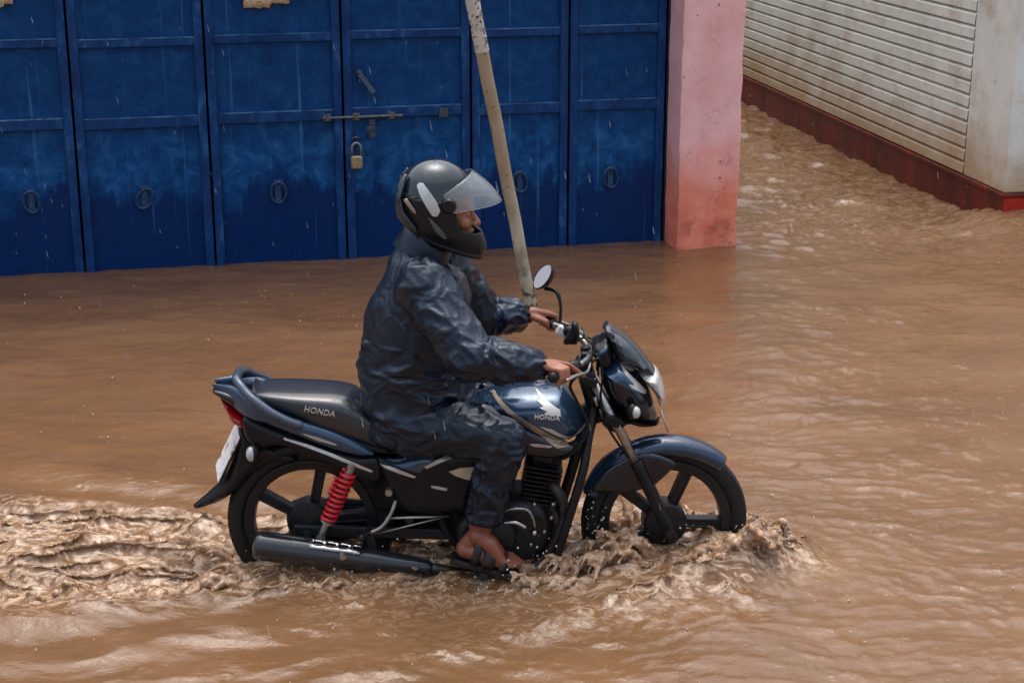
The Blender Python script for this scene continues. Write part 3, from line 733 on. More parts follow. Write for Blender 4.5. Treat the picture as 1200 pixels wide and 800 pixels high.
t = NT("plate_white"); c = t.ramp(t.noise(26, 2, 0.5, stretch=(1, 1, 1)), [(0.55, srgb(222, 222, 224)), (0.62, srgb(120, 122, 126))]); t.set(color=c, rough=0.4); MPLATE = t.m

bike = empty("motorcycle", (0, 0, -0.15), "dark blue motorcycle with red rear spring ridden through the brown flood", "motorcycle")
AX_R = at(365, 608.5, 0); AX_F = at(778, 609, 0)
STEER = R(4)

# ------------------------------------------------------------------ wheels
def wheel(c, r, wid, rot, phase, drum):
    M = Matrix.Rotation(rot, 3, 'Z'); ax = M @ Vector((0, 1, 0)); c = Vector(c)
    rm = MB()
    rm.lathe([(r-0.098, -0.030), (r-0.084, -0.031), (r-0.066, -0.034), (r-0.062, -0.030), (r-0.074, -0.022), (r-0.088, 0), (r-0.074, 0.022), (r-0.062, 0.030), (r-0.066, 0.034), (r-0.084, 0.031), (r-0.098, 0.030), (r-0.104, 0)], c, ax, 72, closed=True)
    for k in range(5):
        a = phase+2*math.pi*k/5; e = M @ Vector((math.cos(a), 0, math.sin(a)))
        tdir = M @ Vector((-math.sin(a), 0, math.cos(a)))
        rm.bar(c+e*0.040, c+e*(r-0.094), 0.036, 0.034, up=ax, w2=0.018, h2=0.040)
        for sg in (-1, 1): rm.bar(c+e*0.045+tdir*sg*0.012, c+e*(r-0.094)+tdir*sg*0.015, 0.010, 0.044, up=ax, w2=0.010, h2=0.046)
    w = rm.build("wheel", MRIM, bike, auto=35, bevel=0.003)
    ty = MB(); pr = []
    for k in range(25):
        a = -0.62*math.pi+1.24*math.pi*k/24; pr.append((r-0.042+0.042*math.cos(a)*(1 if math.cos(a) > 0 else 0.85), wid/2*math.sin(a)))
    pr = [(r-0.066, -wid/2*0.62)]+pr+[(r-0.066, wid/2*0.62)]
    ty.lathe(pr, c, ax, 110, closed=True)
    # tread blocks: short raised lugs set in a chevron
    u = M @ Vector((1, 0, 0))
    for k in range(64):
        for sg in (-1, 1):
            a = 2*math.pi*(k+(0.5 if sg > 0 else 0))/64; e = u*math.cos(a)+Vector((0, 0, 1))*math.sin(a); td = -u*math.sin(a)+Vector((0, 0, 1))*math.cos(a)
            p0 = c+e*(r-0.001)+ax*sg*wid*0.06; p1 = c+e*(r-0.010)+ax*sg*wid*0.36+td*0.010
            ty.bar(p0-e*0.0012, p1-e*0.0012, 0.013, 0.0045, up=e)
    ty.build("tyre", MTYRE, w, auto=40)
    hb = MB()
    hb.lathe([(0, -0.062), (0.012, -0.062), (0.014, -0.055), (drum*0.55, -0.050), (drum*0.9, -0.046), (drum, -0.036), (drum, 0.036), (drum*0.9, 0.046), (drum*0.5, 0.050), (0.014, 0.055), (0, 0.055)], c, ax, 40)
    for k in range(18):
        a = 2*math.pi*k/18; e = u*math.cos(a)+Vector((0, 0, 1))*math.sin(a); hb.bar(c+e*drum*0.45-ax*0.050, c+e*drum*0.92-ax*0.044, 0.006, 0.008, up=ax)
    hb.tube([c-ax*0.125, c+ax*0.125], 0.0085, 12)
    hb.lathe([(0, -0.132), (0.015, -0.132), (0.015, -0.118), (0, -0.118)], c, ax, 6)
    hb.build("hub", MENG, w, auto=35)
    return w
wheel(AX_R, 0.304, 0.086, 0, R(150), 0.082)
wheel(AX_F, 0.303, 0.078, STEER, R(68), 0.080)

# ------------------------------------------------------------------ fenders
def arc_fender(name, c, r, a0, a1, hw, drop, mat, rot=0.0, th=0.004, taper=0.2, n=60, k=14):
    M = Matrix.Rotation(rot, 3, 'Z'); V = []; Fc = []; c = Vector(c)
    for i in range(n+1):
        q = i/n; a = a0+(a1-a0)*q; e = M @ Vector((math.cos(a), 0, math.sin(a))); ax = M @ Vector((0, 1, 0))
        tp = 1-taper*max(0, abs(2*q-1)-0.65)/0.35
        for j in range(k+1):
            b = -1+2*j/k; rr = r-drop*(1-math.sqrt(max(0, 1-abs(b)**2.6)))*(0.6+0.4*tp)
            V.append(c+e*rr+ax*b*hw*tp)
    for i in range(n):
        for j in range(k): p = i*(k+1)+j; Fc.append((p, p+1, p+k+2, p+k+1))
    o = mesh_obj(name, V, Fc, mat, bike); s = o.modifiers.new("s", 'SOLIDIFY'); s.thickness = th; s.offset = 0; return o
ff = arc_fender("fender", AX_F, 0.325, R(48), R(157), 0.060, 0.052, m_paint('darkened_blue_paint', srgb(32, 50, 72), srgb(44, 66, 90)), STEER)  # steel blue darkened to stand for the dark surroundings mirrored in it
# dark skirts of the front fender beside the fork
for sg in (1, -1):
    o = inflate("fender_bracket", [(693, 574), (708, 552), (734, 536), (752, 531), (772, 533), (792, 542), (786, 551), (774, 562), (762, 572), (752, 573), (738, 576), (715, 577)], -0.066, 0.010, 0.010, MNAVY, ff, D=0.02, yd=-0.066, mirror=(sg < 0))
inner = arc_fender("inner_fender", AX_R, 0.335, R(38), R(134), 0.075, 0.05, MBLK, 0)

# ------------------------------------------------------------------ frame and swing arm
fr = MB()
for sg in (-1, 1):
    fr.tube(curve3(pxs([(690, 474, 0), (640, 500, 0.05*sg), (560, 512, 0.09*sg), (460, 528, 0.10*sg), (390, 508, 0.10*sg), (330, 490, 0.09*sg)])), 0.014, 10)
    fr.tube(curve3(pxs([(520, 520, 0.10*sg), (515, 570, 0.11*sg), (522, 620, 0.11*sg), (560, 660, 0.10*sg)])), 0.015, 10)
fr.tube(curve3(pxs([(692, 470, 0), (680, 515, 0), (664, 570, 0), (640, 640, 0), (610, 668, 0)])), 0.019, 12)
fr.tube(pxs([(684, 430, 0), (702, 492, 0)]), 0.030, 16)
fr.build("frame", MBLK, bike, auto=40)
sw = MB()
for sg in (-1, 1):
    y = 0.098*sg; a = at(526, 612, 0); b = AX_R.copy(); a.y = b.y = y
    sw.bar(a, b+(b-a).normalized()*0.05, 0.024, 0.040, up=(0, 0, 1))
sw.tube([at(480, 610, -0.09), at(480, 610, 0.09)], 0.016, 12)
sw.build("swing_arm", MBLK, bike, bevel=0.004, auto=40)
inflate("chain_case", [(345, 585), (400, 583), (530, 592), (545, 605), (530, 622), (400, 636), (350, 634), (336, 610)], 0.105, 0.014, 0.014, MBLK, bike, D=0.02, yd=0.105)

# ------------------------------------------------------------------ shocks
for sg in (-1, 1):
    t0 = at(410, 551, -0.118); t1 = at(384, 610, -0.118); b1 = at(376, 630, -0.118)
    for p in (t0, t1, b1): p.y *= -sg if False else 1
    if sg > 0:
        for p in (t0, t1, b1): p.y = 0.118
    d = (t1-t0).normalized(); sh = MB(); sh.tube([t0-d*0.03, t0, t0+d*0.03], 0.017, 14); sh.tube([t0, b1], 0.0105, 12); sh.lathe([(0, -0.012), (0.017, -0.012), (0.017, 0.012), (0, 0.012)], b1, (0, 1, 0), 16)
    sh.tube([t1-d*0.004, t1+d*0.005], 0.027, 16); sh.tube([t1+d*0.005, b1], 0.014, 12)
    so = sh.build("shock_absorber", MALU, bike, auto=40)
    cs = MB(); u = d.orthogonal().normalized(); w = d.cross(u); turns = 10.5; N = 260; L = (t1-t0).length
    cs.tube([t0+d*(L*q/N)+(u*math.cos(2*math.pi*turns*q/N)+w*math.sin(2*math.pi*turns*q/N))*0.0235 for q in range(N+1)], 0.0068, 8)
    cs.build("spring", MSPR, so)

# ------------------------------------------------------------------ engine, exhaust
en = MB()
inflate("crankcase", [(538, 600), (560, 588), (600, 580), (636, 586), (652, 602), (655, 628), (640, 652), (610, 664), (560, 664), (532, 650), (526, 622)], 0.0, 0.125, 0.125, MENG, bike, D=0.05, yd=-0.10)
cv = MB(); cc = at(580, 625, -0.13)
cv.lathe([(0, -0.040), (0.052, -0.038), (0.070, -0.030), (0.078, -0.012), (0.080, 0.02)], cc, (0, 1, 0), 40)
for k in range(8): a = 2*math.pi*k/8; cv.lathe([(0, -0.028), (0.007, -0.028), (0.007, 0.0), (0, 0.0)], cc+Vector((0.075*math.cos(a), 0, 0.075*math.sin(a))), (0, 1, 0), 6)
cv.build("clutch_cover", MENG, bike, auto=40)
cy = MB(); a = at(628, 592, 0); b = at(640, 528, 0); d = (b-a).normalized(); rt = Vector((0, 1, 0)); fw_ = rt.cross(d)
cy.bar(a, b, 0.12, 0.085, up=fw_)
cy_o = cy.build("cylinder", MENG, bike, bevel=0.006, auto=40)
fn = MB()
for k in range(9):
    p = a+(b-a)*(0.22+0.62*k/8); fn.bar(p-d*0.0022, p+d*0.0022, 0.200, 0.128, up=fw_)
fn.build("cooling_fins", MENG, cy_o, smooth=False)
hd = MB(); hd.bar(a+(b-a)*0.88, a+(b-a)*1.12, 0.15, 0.11, up=fw_); hd.build("cylinder_head", MENG, bike, bevel=0.01, auto=40)
lv = MB(); lv.tube(curve3(pxs([(588, 600, -0.16), (600, 596, -0.165), (617, 597, -0.16), (624, 606, -0.16), (627, 618, -0.155)])), 0.0055, 8)
lv.build("clutch_arm", MALU, bike)
lv = MB(); lv.tube(curve3(pxs([(590, 612, -0.185), (604, 612, -0.19), (616, 618, -0.185)])), 0.0075, 8); lv.ball(at(626, 624, -0.15), 0.012, 10); lv.build("kick_lever", MCHR, bike)
for p in ((626, 590), (646, 606), (638, 622), (622, 637), (648, 590)):
    bt = MB(); bt.lathe([(0, -0.012), (0.007, -0.012), (0.007, 0.006), (0, 0.006)], at(*p, -0.13), (0, 1, 0), 8); bt.build('case_bolt', MALU, bike)
ex = MB(); ex.tube(curve3(pxs([(634, 566, -0.05), (648, 570, -0.10), (659, 586, -0.12), (661, 606, -0.125), (652, 632, -0.125), (636, 655, -0.12), (605, 674, -0.13), (560, 674, -0.145), (505, 665, -0.15)])), 0.0195, 16)
hdr = ex.build("exhaust_pipe", simple("sooty_pipe", (0.045, 0.038, 0.034), 0.45, 0.6, 0.4, 30, 0.2), bike)
mf = MB(); e0 = at(299, 638, -0.165); e1 = at(505, 665, -0.15); d = (e1-e0).normalized()
Lm = (e1-e0).length
mf.lathe([(0.018, 0.012), (0.020, -0.004), (0.030, -0.006), (0.044, 0.0), (0.051, 0.012), (0.053, 0.03), (0.052, 0.16), (0.048, 0.30), (0.042, 0.42), (0.036, 0.52), (0.032, Lm-0.02), (0.022, Lm)], e0, d, 40)
mo = mf.build("muffler", m_paint("muffler_black", (0.020, 0.024, 0.030), (0.032, 0.037, 0.045), 0.24, 0.5), bike, auto=50)
hsd = MB(); up_ = Vector((0, -0.45, 0.9)); V = []; Fc = []
for i in range(13):
    p = e0+d*(0.20+0.18*i/12)
    for j in range(7):
        a = R(-24+48*j/6); bs = up_.normalized(); sd_ = d.cross(bs); V.append(p+(bs*math.cos(a)+sd_*math.sin(a))*0.0575)
for i in range(12):
    for j in range(6):
        if j in (2, 3) and i % 3 != 0: continue
        q = i*7+j; Fc.append((q, q+1, q+8, q+7))
o = mesh_obj("heat_shield", V, Fc, MCHR, mo); s = o.modifiers.new("s", 'SOLIDIFY'); s.thickness = 0.003
mbk = MB(); mbk.bar(at(432, 622, -0.12), at(438, 648, -0.13), 0.03, 0.006, up=(0, 1, 0)); mbk.build('muffler_bracket', MBLK, bike, auto=40); mbk = MB(); mbk.lathe([(0, -0.012), (0.012, -0.012), (0.012, 0.01), (0, 0.01)], at(402, 651, -0.215), (0, 1, 0), 8); mbk.build('muffler_bolt', MALU, mo, auto=40); mbk = MB(); mbk.lathe([(0, -0.012), (0.009, -0.012), (0.009, 0.01), (0, 0.01)], at(487, 664, -0.190), (0, 1, 0), 8)
mbk.build("muffler_bolt", MALU, mo, auto=40)
# pillion rest bracket, brake rod, pegs, pedal
tb = MB(); tb.tube(curve3(pxs([(464, 586, -0.12), (457, 604, -0.135), (446, 618, -0.14), (428, 626, -0.14)])), 0.0075, 8); tb.build("footrest_hanger", MALU, bike)
tb = MB(); tb.tube(pxs([(430, 628, -0.12), (526, 604, -0.125)]), 0.0042, 8); tb.tube(pxs([(452, 607, -0.135), (522, 605, -0.135)]), 0.0055, 8); tb.build("brake_rod", MALU, bike)
tb = MB(); tb.tube(pxs([(432, 622, -0.13), (424, 630, -0.22)]), 0.013, 12); tb.ball(at(424, 630, -0.22), 0.014, 10); tb.build('pillion_peg', MBLK, bike, auto=40); tb = MB(); tb.lathe([(0, -.02), (.013, -.02), (.013, .02), (0, .02)], at(456, 575, -0.128), (0, 1, 0), 12); tb.build("panel_knob", MALU, bike, auto=40)
tb = MB(); tb.tube(pxs([(556, 662, -0.10), (566, 676, -0.30)]), 0.014, 12); tb.build("foot_peg", MBLK, bike, auto=40)
tb = MB(); tb.tube([at(556, 662, 0.10), at(556, 662, 0.10)+Vector((0.01, 0.2, 0))], 0.014, 12); tb.build("foot_peg", MBLK, bike, auto=40)
tb = MB(); tb.tube(curve3(pxs([(505, 655, -0.13), (520, 672, -0.16), (545, 684, -0.19), (580, 682, -0.21), (604, 676, -0.23)])), 0.007, 8); tb.bar(at(598, 674, -0.21), at(612, 672, -0.27), 0.03, 0.006); tb.build("brake_pedal", MALU, bike, auto=40)
tb = MB()
tb.tube(curve3(pxs([(698, 478, -0.05), (690, 510, -0.10), (683, 552, -0.15), (667, 605, -0.17), (651, 655, -0.16), (640, 676, -0.10)])), 0.0165, 14)
tb.tube(curve3(pxs([(698, 478, 0.05), (690, 510, 0.10), (683, 552, 0.15), (667, 605, 0.17), (651, 655, 0.16), (640, 676, 0.10)])), 0.0165, 14)
tb.build("leg_guard", MBLK, bike)

# ------------------------------------------------------------------ bodywork
# tank: traced side view, full and rounded
tank_o = [(548, 474), (557, 455, .05), (585, 449, .04), (615, 446, .03), (645, 445.5, .03), (660, 451, .0), (672, 466, -.04), (684, 488, -.06), (688, 502, -.08), (682, 514, -.10), (668, 524, -.12), (646, 527, -.13), (620, 522, -.13), (596, 508, -.13), (572, 492, -.12), (552, 484, -.10)]
tank = inflate("fuel_tank", tank_o, 0.0, 0.142, 0.142, MBLUE, bike, D=0.075, yd=-0.05, key='tank', step=0.009,
               grow=lambda x, z: 0.72+0.28*sstep(-0.16, 0.06, x)-0.18*sstep(0.16, 0.28, x))
# dark lower shroud under the tank line
inflate("tank_shroud", [(565, 474), (600, 492), (640, 511), (668, 520), (686, 503), (688, 514), (676, 528), (664, 535), (640, 537), (615, 533), (585, 512), (560, 492)], -0.112, 0.035, 0.02, MNAVY, bike, D=0.022, yd=-0.13, key='shroud')
inflate("tank_shroud", [(565, 474), (600, 492), (640, 511), (668, 520), (686, 503), (688, 514), (676, 528), (664, 535), (640, 537), (615, 533), (585, 512), (560, 492)], -0.112, 0.035, 0.02, MNAVY, bike, D=0.022, yd=-0.13, mirror=True)
def both(Q): return np.minimum(SURF['tank'](Q), np.where(inside(Q, SH_B), SURF['shroud'](Q), 9.0))
SH_B = resample(xz([(565, 474), (600, 492), (640, 511), (668, 520), (686, 503), (688, 514), (676, 528), (664, 535), (640, 537), (615, 533), (585, 512), (560, 492)], -0.13), 0.01)
SURF['both'] = both
decal("stripe", [(574, 470), (580, 470), (604, 485), (632, 502), (662, 519), (668, 523), (652, 524), (634, 511), (606, 493), (586, 479)], 'both', -0.14, MGOLD, tank, 0.003)
decal("stripe", [(632, 499), (646, 502), (672, 516), (668, 519)], 'both', -0.14, MSILV, tank, 0.0035)
decal("stripe", [(620, 518.5), (632, 519), (648, 521.5), (644, 523.5), (625, 522)], 'both', -0.14, MSILV, tank, 0.0035)
# wing mark and maker's name
decal("wing_emblem", [(627.5, 463.5), (634, 466), (641, 471), (648, 475), (656.5, 479.5), (657, 487), (653, 485.5), (645, 485), (637, 484), (641, 481), (632, 477.5), (637, 476), (629, 471), (634, 470.5)], 'tank', -0.13, MWHT, tank, 0.002, 0.005)
q = at(641, 488.3, -0.137)
lettering("maker_name", "HONDA", 0.023, (q.x, float(SURF['tank'](np.array([[q.x, q.z]]))[0])-0.003, q.z), (1, 0, -0.07), (0, 0.12, 1), MWHT, tank, 0.002)
cap = MB(); cap.lathe([(0, 0.03), (0.030, 0.028), (0.036, 0.018), (0.037, -0.02)], at(632, 452, 0.03), (0.15, 0, 1), 28); cap.build("fuel_cap", MCHR, tank, auto=40)

# seat
def sx(px, top, bot, hw, e=0.55):
    T = at(px, top, 0.045); B = at(px, bot, -0.12); return (at(px, (top+bot)/2, -0.03).x, (T.z+B.z)/2, (T.z-B.z)/2, hw, e)
stn = [sx(297, 452, 458, .045), sx(301, 449, 466, .07), sx(315, 446.5, 478, .10), sx(350, 447, 492, .122), sx(388, 448.5, 509, .130), sx(408, 452, 517, .131), sx(422, 459, 521, .130), sx(450, 474, 531, .126), sx(490, 484, 536, .115), sx(530, 480, 532, .095), sx(566, 468, 515, .07), sx(572, 470, 500, .04)]
smb = MB(); superloft(smb, interp_st(stn, 6), 44); seat = smb.build("seat", MSEAT, bike, auto=70)
q = at(374.5, 481.5, -0.128)
lettering("seat_lettering", "HONDA", 0.0285, (q.x, -0.1345, q.z), (1, 0, -0.19), (0, 0.10, 1), MSILV, seat, 0.003, 0.12)

# tail fairing, each side a panel; a black lower half with a pin stripe
tail_o = [(247.5, 453, -.04), (262, 449, -.03), (280, 451, -.05), (300, 464, -.10), (316, 478), (340, 489), (380, 501), (410, 513), (436, 527.5), (440, 534), (420, 535.5), (388, 527), (350, 513), (310, 498), (285, 488, -.10), (264, 472, -.07)]
for sg in (1, -1):
    tf = inflate("tail_fairing", tail_o, -0.105, 0.030, 0.05, MBLUE, bike, D=0.028, yd=-0.125, key='tail', mirror=(sg < 0),
                 grow=lambda x, z: 0.35+0.65*sstep(-1.09, -0.90, x))
    q_ = co_get(tf.data); q_[:, 1] *= 0.14+0.86*sstep(-1.10, -0.88, q_[:, 0]); co_set(tf.data, q_)
    lo = inflate("lower_fairing", [(285, 489), (310, 499), (350, 514), (388, 528), (420, 536), (442, 536), (448, 550), (444, 566), (428, 564), (396, 551), (362, 536), (330, 524), (300, 526), (286, 512)], -0.100, 0.026, 0.04, MGLOSS, bike, D=0.025, yd=-0.12, key='low', mirror=(sg < 0))
    if sg > 0:
        decal("stripe", [(332, 512.5), (360, 521), (390, 532), (418, 543), (437, 551), (436, 553.5), (414, 545.5), (386, 534), (358, 523.5), (333, 515)], 'low', -0.126, MSILV, lo, 0.002)
        decal("stripe", [(352, 507), (372, 512), (394, 520), (395, 522), (370, 515.5)], 'tail', -0.135, MSILV, tf, 0.002)
tm = MB(); superloft(tm, interp_st([(at(252, 452, 0).x, at(252, 454, 0).z, 0.008, 0.05, 0.6), (at(275, 452, 0).x, at(275, 461, 0).z, 0.025, 0.085, 0.6), (at(310, 452, 0).x, at(310, 476, 0).z, 0.035, 0.10, 0.6), (at(380, 452, 0).x, at(380, 508, 0).z, 0.04, 0.10, 0.6), (at(440, 452, 0).x, at(440, 530, 0).z, 0.04, 0.10, 0.6)], 4), 28)
tm.build("tail_cowl", MNAVY, bike)
inflate("tail_lamp", [(248.5, 456.5), (262, 471), (276, 481.5), (290, 490), (291, 502), (283, 505), (269, 497), (264, 487), (256, 472)], 0.0, 0.092, 0.092, MRLENS, bike, D=0.03, yd=-0.07, grow=lambda x, z: 0.45+0.55*sstep(-1.11, -0.98, x))
# grab rail
gr = MB()
near = curve3(pxs([(354, 499, -0.140), (338, 494, -0.146), (318, 484, -0.142), (300, 471, -0.125), (289, 461, -0.10), (281, 451, -0.075), (277, 445, -0.05)]), 6)
far = [Vector((p.x, -p.y, p.z)) for p in near]; far.reverse()
path = near+[Vector((near[-1].x-0.003, 0.025*q, near[-1].z+0.001)) for q in (-1, 0, 1)]+far
gr.tube(path, 0.0165, 14, flat=1.0)
gr.build("grab_rail", MGREY, bike)

# rear mudguard, plate, indicators
inflate("mudguard", [(281, 500), (300, 512), (340, 526), (352, 538), (336, 546), (318, 541), (306, 547), (294, 560), (276, 578), (254, 592), (230, 601), (223.5, 598), (238, 585), (258, 566), (270, 543), (276, 518)], 0.0, 0.075, 0.075, MBLK, bike, D=0.035, yd=-0.05, grow=lambda x, z: 0.5+0.5*sstep(-1.12, -0.98, x))
p0 = at(283, 504, 0); p1 = at(258, 556, 0); PW = Vector((-0.27, 0.96, 0)); nd = (p1-p0).cross(PW).normalized()
if nd.x > 0: nd = -nd
pb_ = MB(); pb_.bar(p0+nd*0.012, p1+nd*0.012, 0.005, 0.135, up=PW); pb_.build("number_plate", MPLATE, bike, bevel=0.002, smooth=False)
pb_ = MB(); pb_.bar(p0+nd*0.006, p1+nd*0.006, 0.006, 0.142, up=PW); pb_.build("plate_holder", MBLK, bike, smooth=False)
def indicator(c, dy):
    c = Vector(c); m_ = MB(); m_.tube([c+Vector((0.02, -dy*0.08, -0.005)), c], 0.009, 10); m_.ball(c, 0.026, 14, (0.75, 1.0, 1.15)); io = m_.build("indicator", MBLK, bike)
    m_ = MB(); m_.ball(c+Vector((-0.010, dy*0.006, 0)), 0.0245, 16, (0.75, 1.0, 1.15)); m_.build("lens", MLENS, io)
    return io
indicator(at(298, 531, -0.14), -1); q = at(298, 531, -0.14); indicator((q.x, 0.14, q.z), 1)

# side panel
sp_o = [(442, 538), (460, 538, -.11), (474, 536, -.11), (492, 530, -.11), (520, 529, -.11), (545, 530), (566, 534), (566, 560), (556, 580), (548, 600), (522, 603), (480, 602), (466, 592), (453, 570)]
for sg in (1, -1):
    sp_ = inflate("side_panel", sp_o, -0.105, 0.034, 0.03, MGLOSS, bike, D=0.035, yd=-0.13, key='side', mirror=(sg < 0))
    if sg > 0:
        decal("blue_inlay", [(446, 540), (474, 537.5), (492, 532), (514, 532), (508, 538), (497, 547), (492, 554), (470, 547)], 'side', -0.135, MBLUE, sp_, 0.002)
        decal("stripe", [(444, 543), (456, 545.5), (474, 551.5), (488, 557.5), (486, 559.5), (468, 554), (450, 547)], 'side', -0.135, MSILV, sp_, 0.003)
        decal("stripe", [(497, 546), (510, 539), (524, 533.5), (537, 532), (535, 534.5), (518, 540.5), (500, 548.5)], 'side', -0.135, MSILV, sp_, 0.003)
        decal("silver_vent", [(526, 551.5), (540, 547), (556, 546), (556, 562), (546, 560.5), (534, 556.5)], 'side', -0.135, simple("ivory_trim", srgb(196, 188, 170), 0.3, 0.3, 0.15, 30), sp_, 0.004)
        decal("badge", [(505, 568), (512, 568.5), (524, 571), (524.5, 574), (514, 572.5), (506, 570.5)], 'side', -0.135, MSILV, sp_, 0.003)
ab = MB(); superloft(ab, [(at(440, 560, 0).x, at(440, 565, 0).z, 0.085, 0.095, 0.4), (at(570, 560, 0).x, at(570, 560, 0).z, 0.09, 0.095, 0.4)], 24); ab.build("air_box", MBLK, bike)

# ------------------------------------------------------------------ front end
fk = MB()
for sg in (-1, 1):
    y = 0.092*sg
    up0 = at(694, 444, -0.092); mid = at(735, 520, -0.092); low0 = at(746, 543, -0.092); low1 = at(788, 630, -0.092)
    sh_ = 0.012*sg if sg > 0 else 0.0
    def Q(p): return Vector((p.x-(0.0128 if sg > 0 else 0), y, p.z))
    up0, mid, low0, low1 = map(Q, (up0, mid, low0, low1)); d = (low1-low0).normalized()
    fk.tube([up0, low0+d*0.05], 0.0148, 16)
    fo = MB(); fo.tube([low0-d*0.008, low0, low0+d*0.02, low0+d*0.2, low1-d*0.02, low1+d*0.012], [0.019, 0.0225, 0.021, 0.0215, 0.023, 0.015], 18)
    fo.lathe([(0, -0.02), (0.014, -0.02), (0.014, 0.02), (0, 0.02)], low1-d*0.012, (0, 1, 0), 8)
    fo.build("fork_slider", MBLK, bike, auto=40)
fk.build("fork_tubes", MALU, bike); bpy.data.objects["fork_tubes"].name = "fork"
tc = MB(); tc.bar(at(690, 448, -0.12), Vector((at(690, 448, -0.12).x-0.01, 0.12, at(690, 448, -0.12).z)), 0.06, 0.03, up=(0.45, 0, 1)); a = at(718, 494, -0.12); tc.bar(a, Vector((a.x-0.01, 0.12, a.z)), 0.06, 0.035, up=(0.45, 0, 1)); tc.build("triple_clamp", MBLK, bike, bevel=0.005, auto=40)
bt = MB()
for p in ((705, 462), (712, 476)): bt.tube(pxs([(p[0]-8, p[1]+3, -0.10), (p[0]-5, p[1]+14, -0.10)]), 0.007, 8)
bt.build("cable_clip", MALU, bike)
# headlamp nacelle
nac_o = [(704, 436), (714, 430), (725, 425), (740, 429), (749, 441), (762, 460), (769, 482), (772, 495), (758, 497), (735, 490), (716, 474), (707, 457)]
nac = inflate("nacelle", nac_o, 0.0, 0.115, 0.115, MNAVY, bike, D=0.055, yd=-0.075, key='nac')
decal("blue_inlay", [(705, 437), (725, 426), (735, 437), (744, 446), (755, 461), (741, 456), (722, 447)], 'nac', -0.10, MBLUE, nac, 0.002)
decal("stripe", [(725, 426.5), (729, 429), (742, 443), (759, 461.5), (757, 463.5), (740, 453), (736, 449), (744, 451), (734, 440)], 'nac', -0.10, MSILV, nac, 0.003)
decal("stripe", [(726, 427), (738, 430), (746, 439), (742, 438), (734, 433)], 'nac', -0.10, MSILV, nac, 0.003)
inflate("headlamp", [(749, 441), (760, 438.5), (771, 438.5), (777, 448), (780.5, 460), (781, 471), (777, 480), (773, 479), (768, 466)], 0.0, 0.112, 0.112, MLENS, nac, D=0.038, yd=-0.07)
inflate("wind_screen", [(706, 385), (708.5, 381.5), (714, 381), (722, 386), (740, 399), (757, 418), (770, 437), (762, 438), (744, 430), (724, 423), (716, 408), (711, 395)], 0.0, 0.100, 0.100, m_paint("smoked_screen", (0.022, 0.030, 0.040), (0.03, 0.042, 0.056), 0.12, 0.3), bike, D=0.045, yd=-0.02)
dsh = inflate("dashboard", [(694, 407), (704, 402), (713, 398), (720, 420), (716, 430), (704, 433), (697, 424)], 0.0, 0.095, 0.095, MGLOSS, bike, D=0.025, yd=-0.06, key='dash')
decal("blue_inlay", [(698, 415), (714, 404), (715, 407), (699, 420)], 'dash', -0.09, MBLUE, dsh, 0.002)
def findic(c, dy):
    c = Vector(c); m_ = MB(); m_.tube([c+Vector((-0.015, -dy*0.07, 0)), c], 0.010, 10); m_.ball(c, 0.0265, 14, (0.8, 1.0, 1.1)); io = m_.build("indicator", MBLK, bike)
    m_ = MB(); m_.ball(c+Vector((0.010, dy*0.008, 0)), 0.0225, 16, (0.8, 1.0, 1.0)); m_.build("lens", MLENS, io)
q = at(741, 482, -0.15); findic(q, -1); findic((q.x, 0.15, q.z), 1)
inflate("lower_cowl", [(716, 474), (736, 489), (760, 496), (774, 494), (776, 486), (772, 500), (752, 503), (736, 500), (724, 510), (706, 500), (704, 470)], 0.0, 0.07, 0.07, MBLK, bike, D=0.03, yd=-0.05)
tb = MB(); tb.tube(pxs([(774, 480, -0.02), (778, 492, -0.03), (783, 506, -0.03)]), 0.0035, 8); tb.build("cable_stub", MSILV, bike)

# handlebar and controls
HB = pxs([(648, 442, -0.37), (657, 438, -0.29), (674, 431, -0.20), (690, 419, -0.08), (691, 409, 0.08), (671, 389, 0.20), (645, 379, 0.29), (628, 371, 0.37)])
hb = MB(); hbc = curve3(HB, 6); hb.tube(hbc, 0.0112, 12); hbar = hb.build("handlebar", MALU, bike)
for a, b in ((HB[0], HB[1]), (HB[7], HB[6])):
    g = MB(); d = (b-a).normalized(); pts = [a+(b-a)*q/16 for q in range(-1, 20)]; g.tube(pts, [0.0165+0.0012*(k % 2) for k in range(21)], 14); g.ball(a, 0.019, 10); g.build("grip", MBLK, hbar)
for i, (p0, p1) in enumerate((((668, 432, -0.22), (676, 428, -0.18)), ((664, 386, 0.22), (672, 391, 0.17)))):
    s_ = MB(); s_.tube([at(*p0), (at(*p0)+at(*p1))/2, at(*p1)], [0.022, 0.025, 0.020], 12); so = s_.build("switch_housing", MBLK, hbar)
    if i: s_ = MB(); s_.box(at(659, 388, 0.21), (0.042, 0.03, 0.034), Matrix.Rotation(R(30), 3, 'Y')); s_.build("switch_label", MWHT, so, smooth=False, bevel=0.005)
lev = MB(); lev.tube(curve3(pxs([(692, 426, -0.17), (688, 436, -0.24), (676, 440, -0.31), (664, 446, -0.37)])), 0.0048, 8, flat=1.3); lev.build("brake_lever", MALU, hbar)
lev = MB(); lev.tube(curve3(pxs([(684, 392, 0.17), (672, 384, 0.24), (655, 377, 0.31), (642, 372, 0.37)])), 0.0065, 8, flat=1.3); lev.build("clutch_lever", MALU, hbar)
inflate("reservoir", [(668, 386), (671, 377), (675, 375.5), (678, 382), (679.5, 393), (676, 403), (668, 403), (661, 404), (660, 400)], 0.16, 0.028, 0.028, MBLK, bike, D=0.02, yd=0.16)
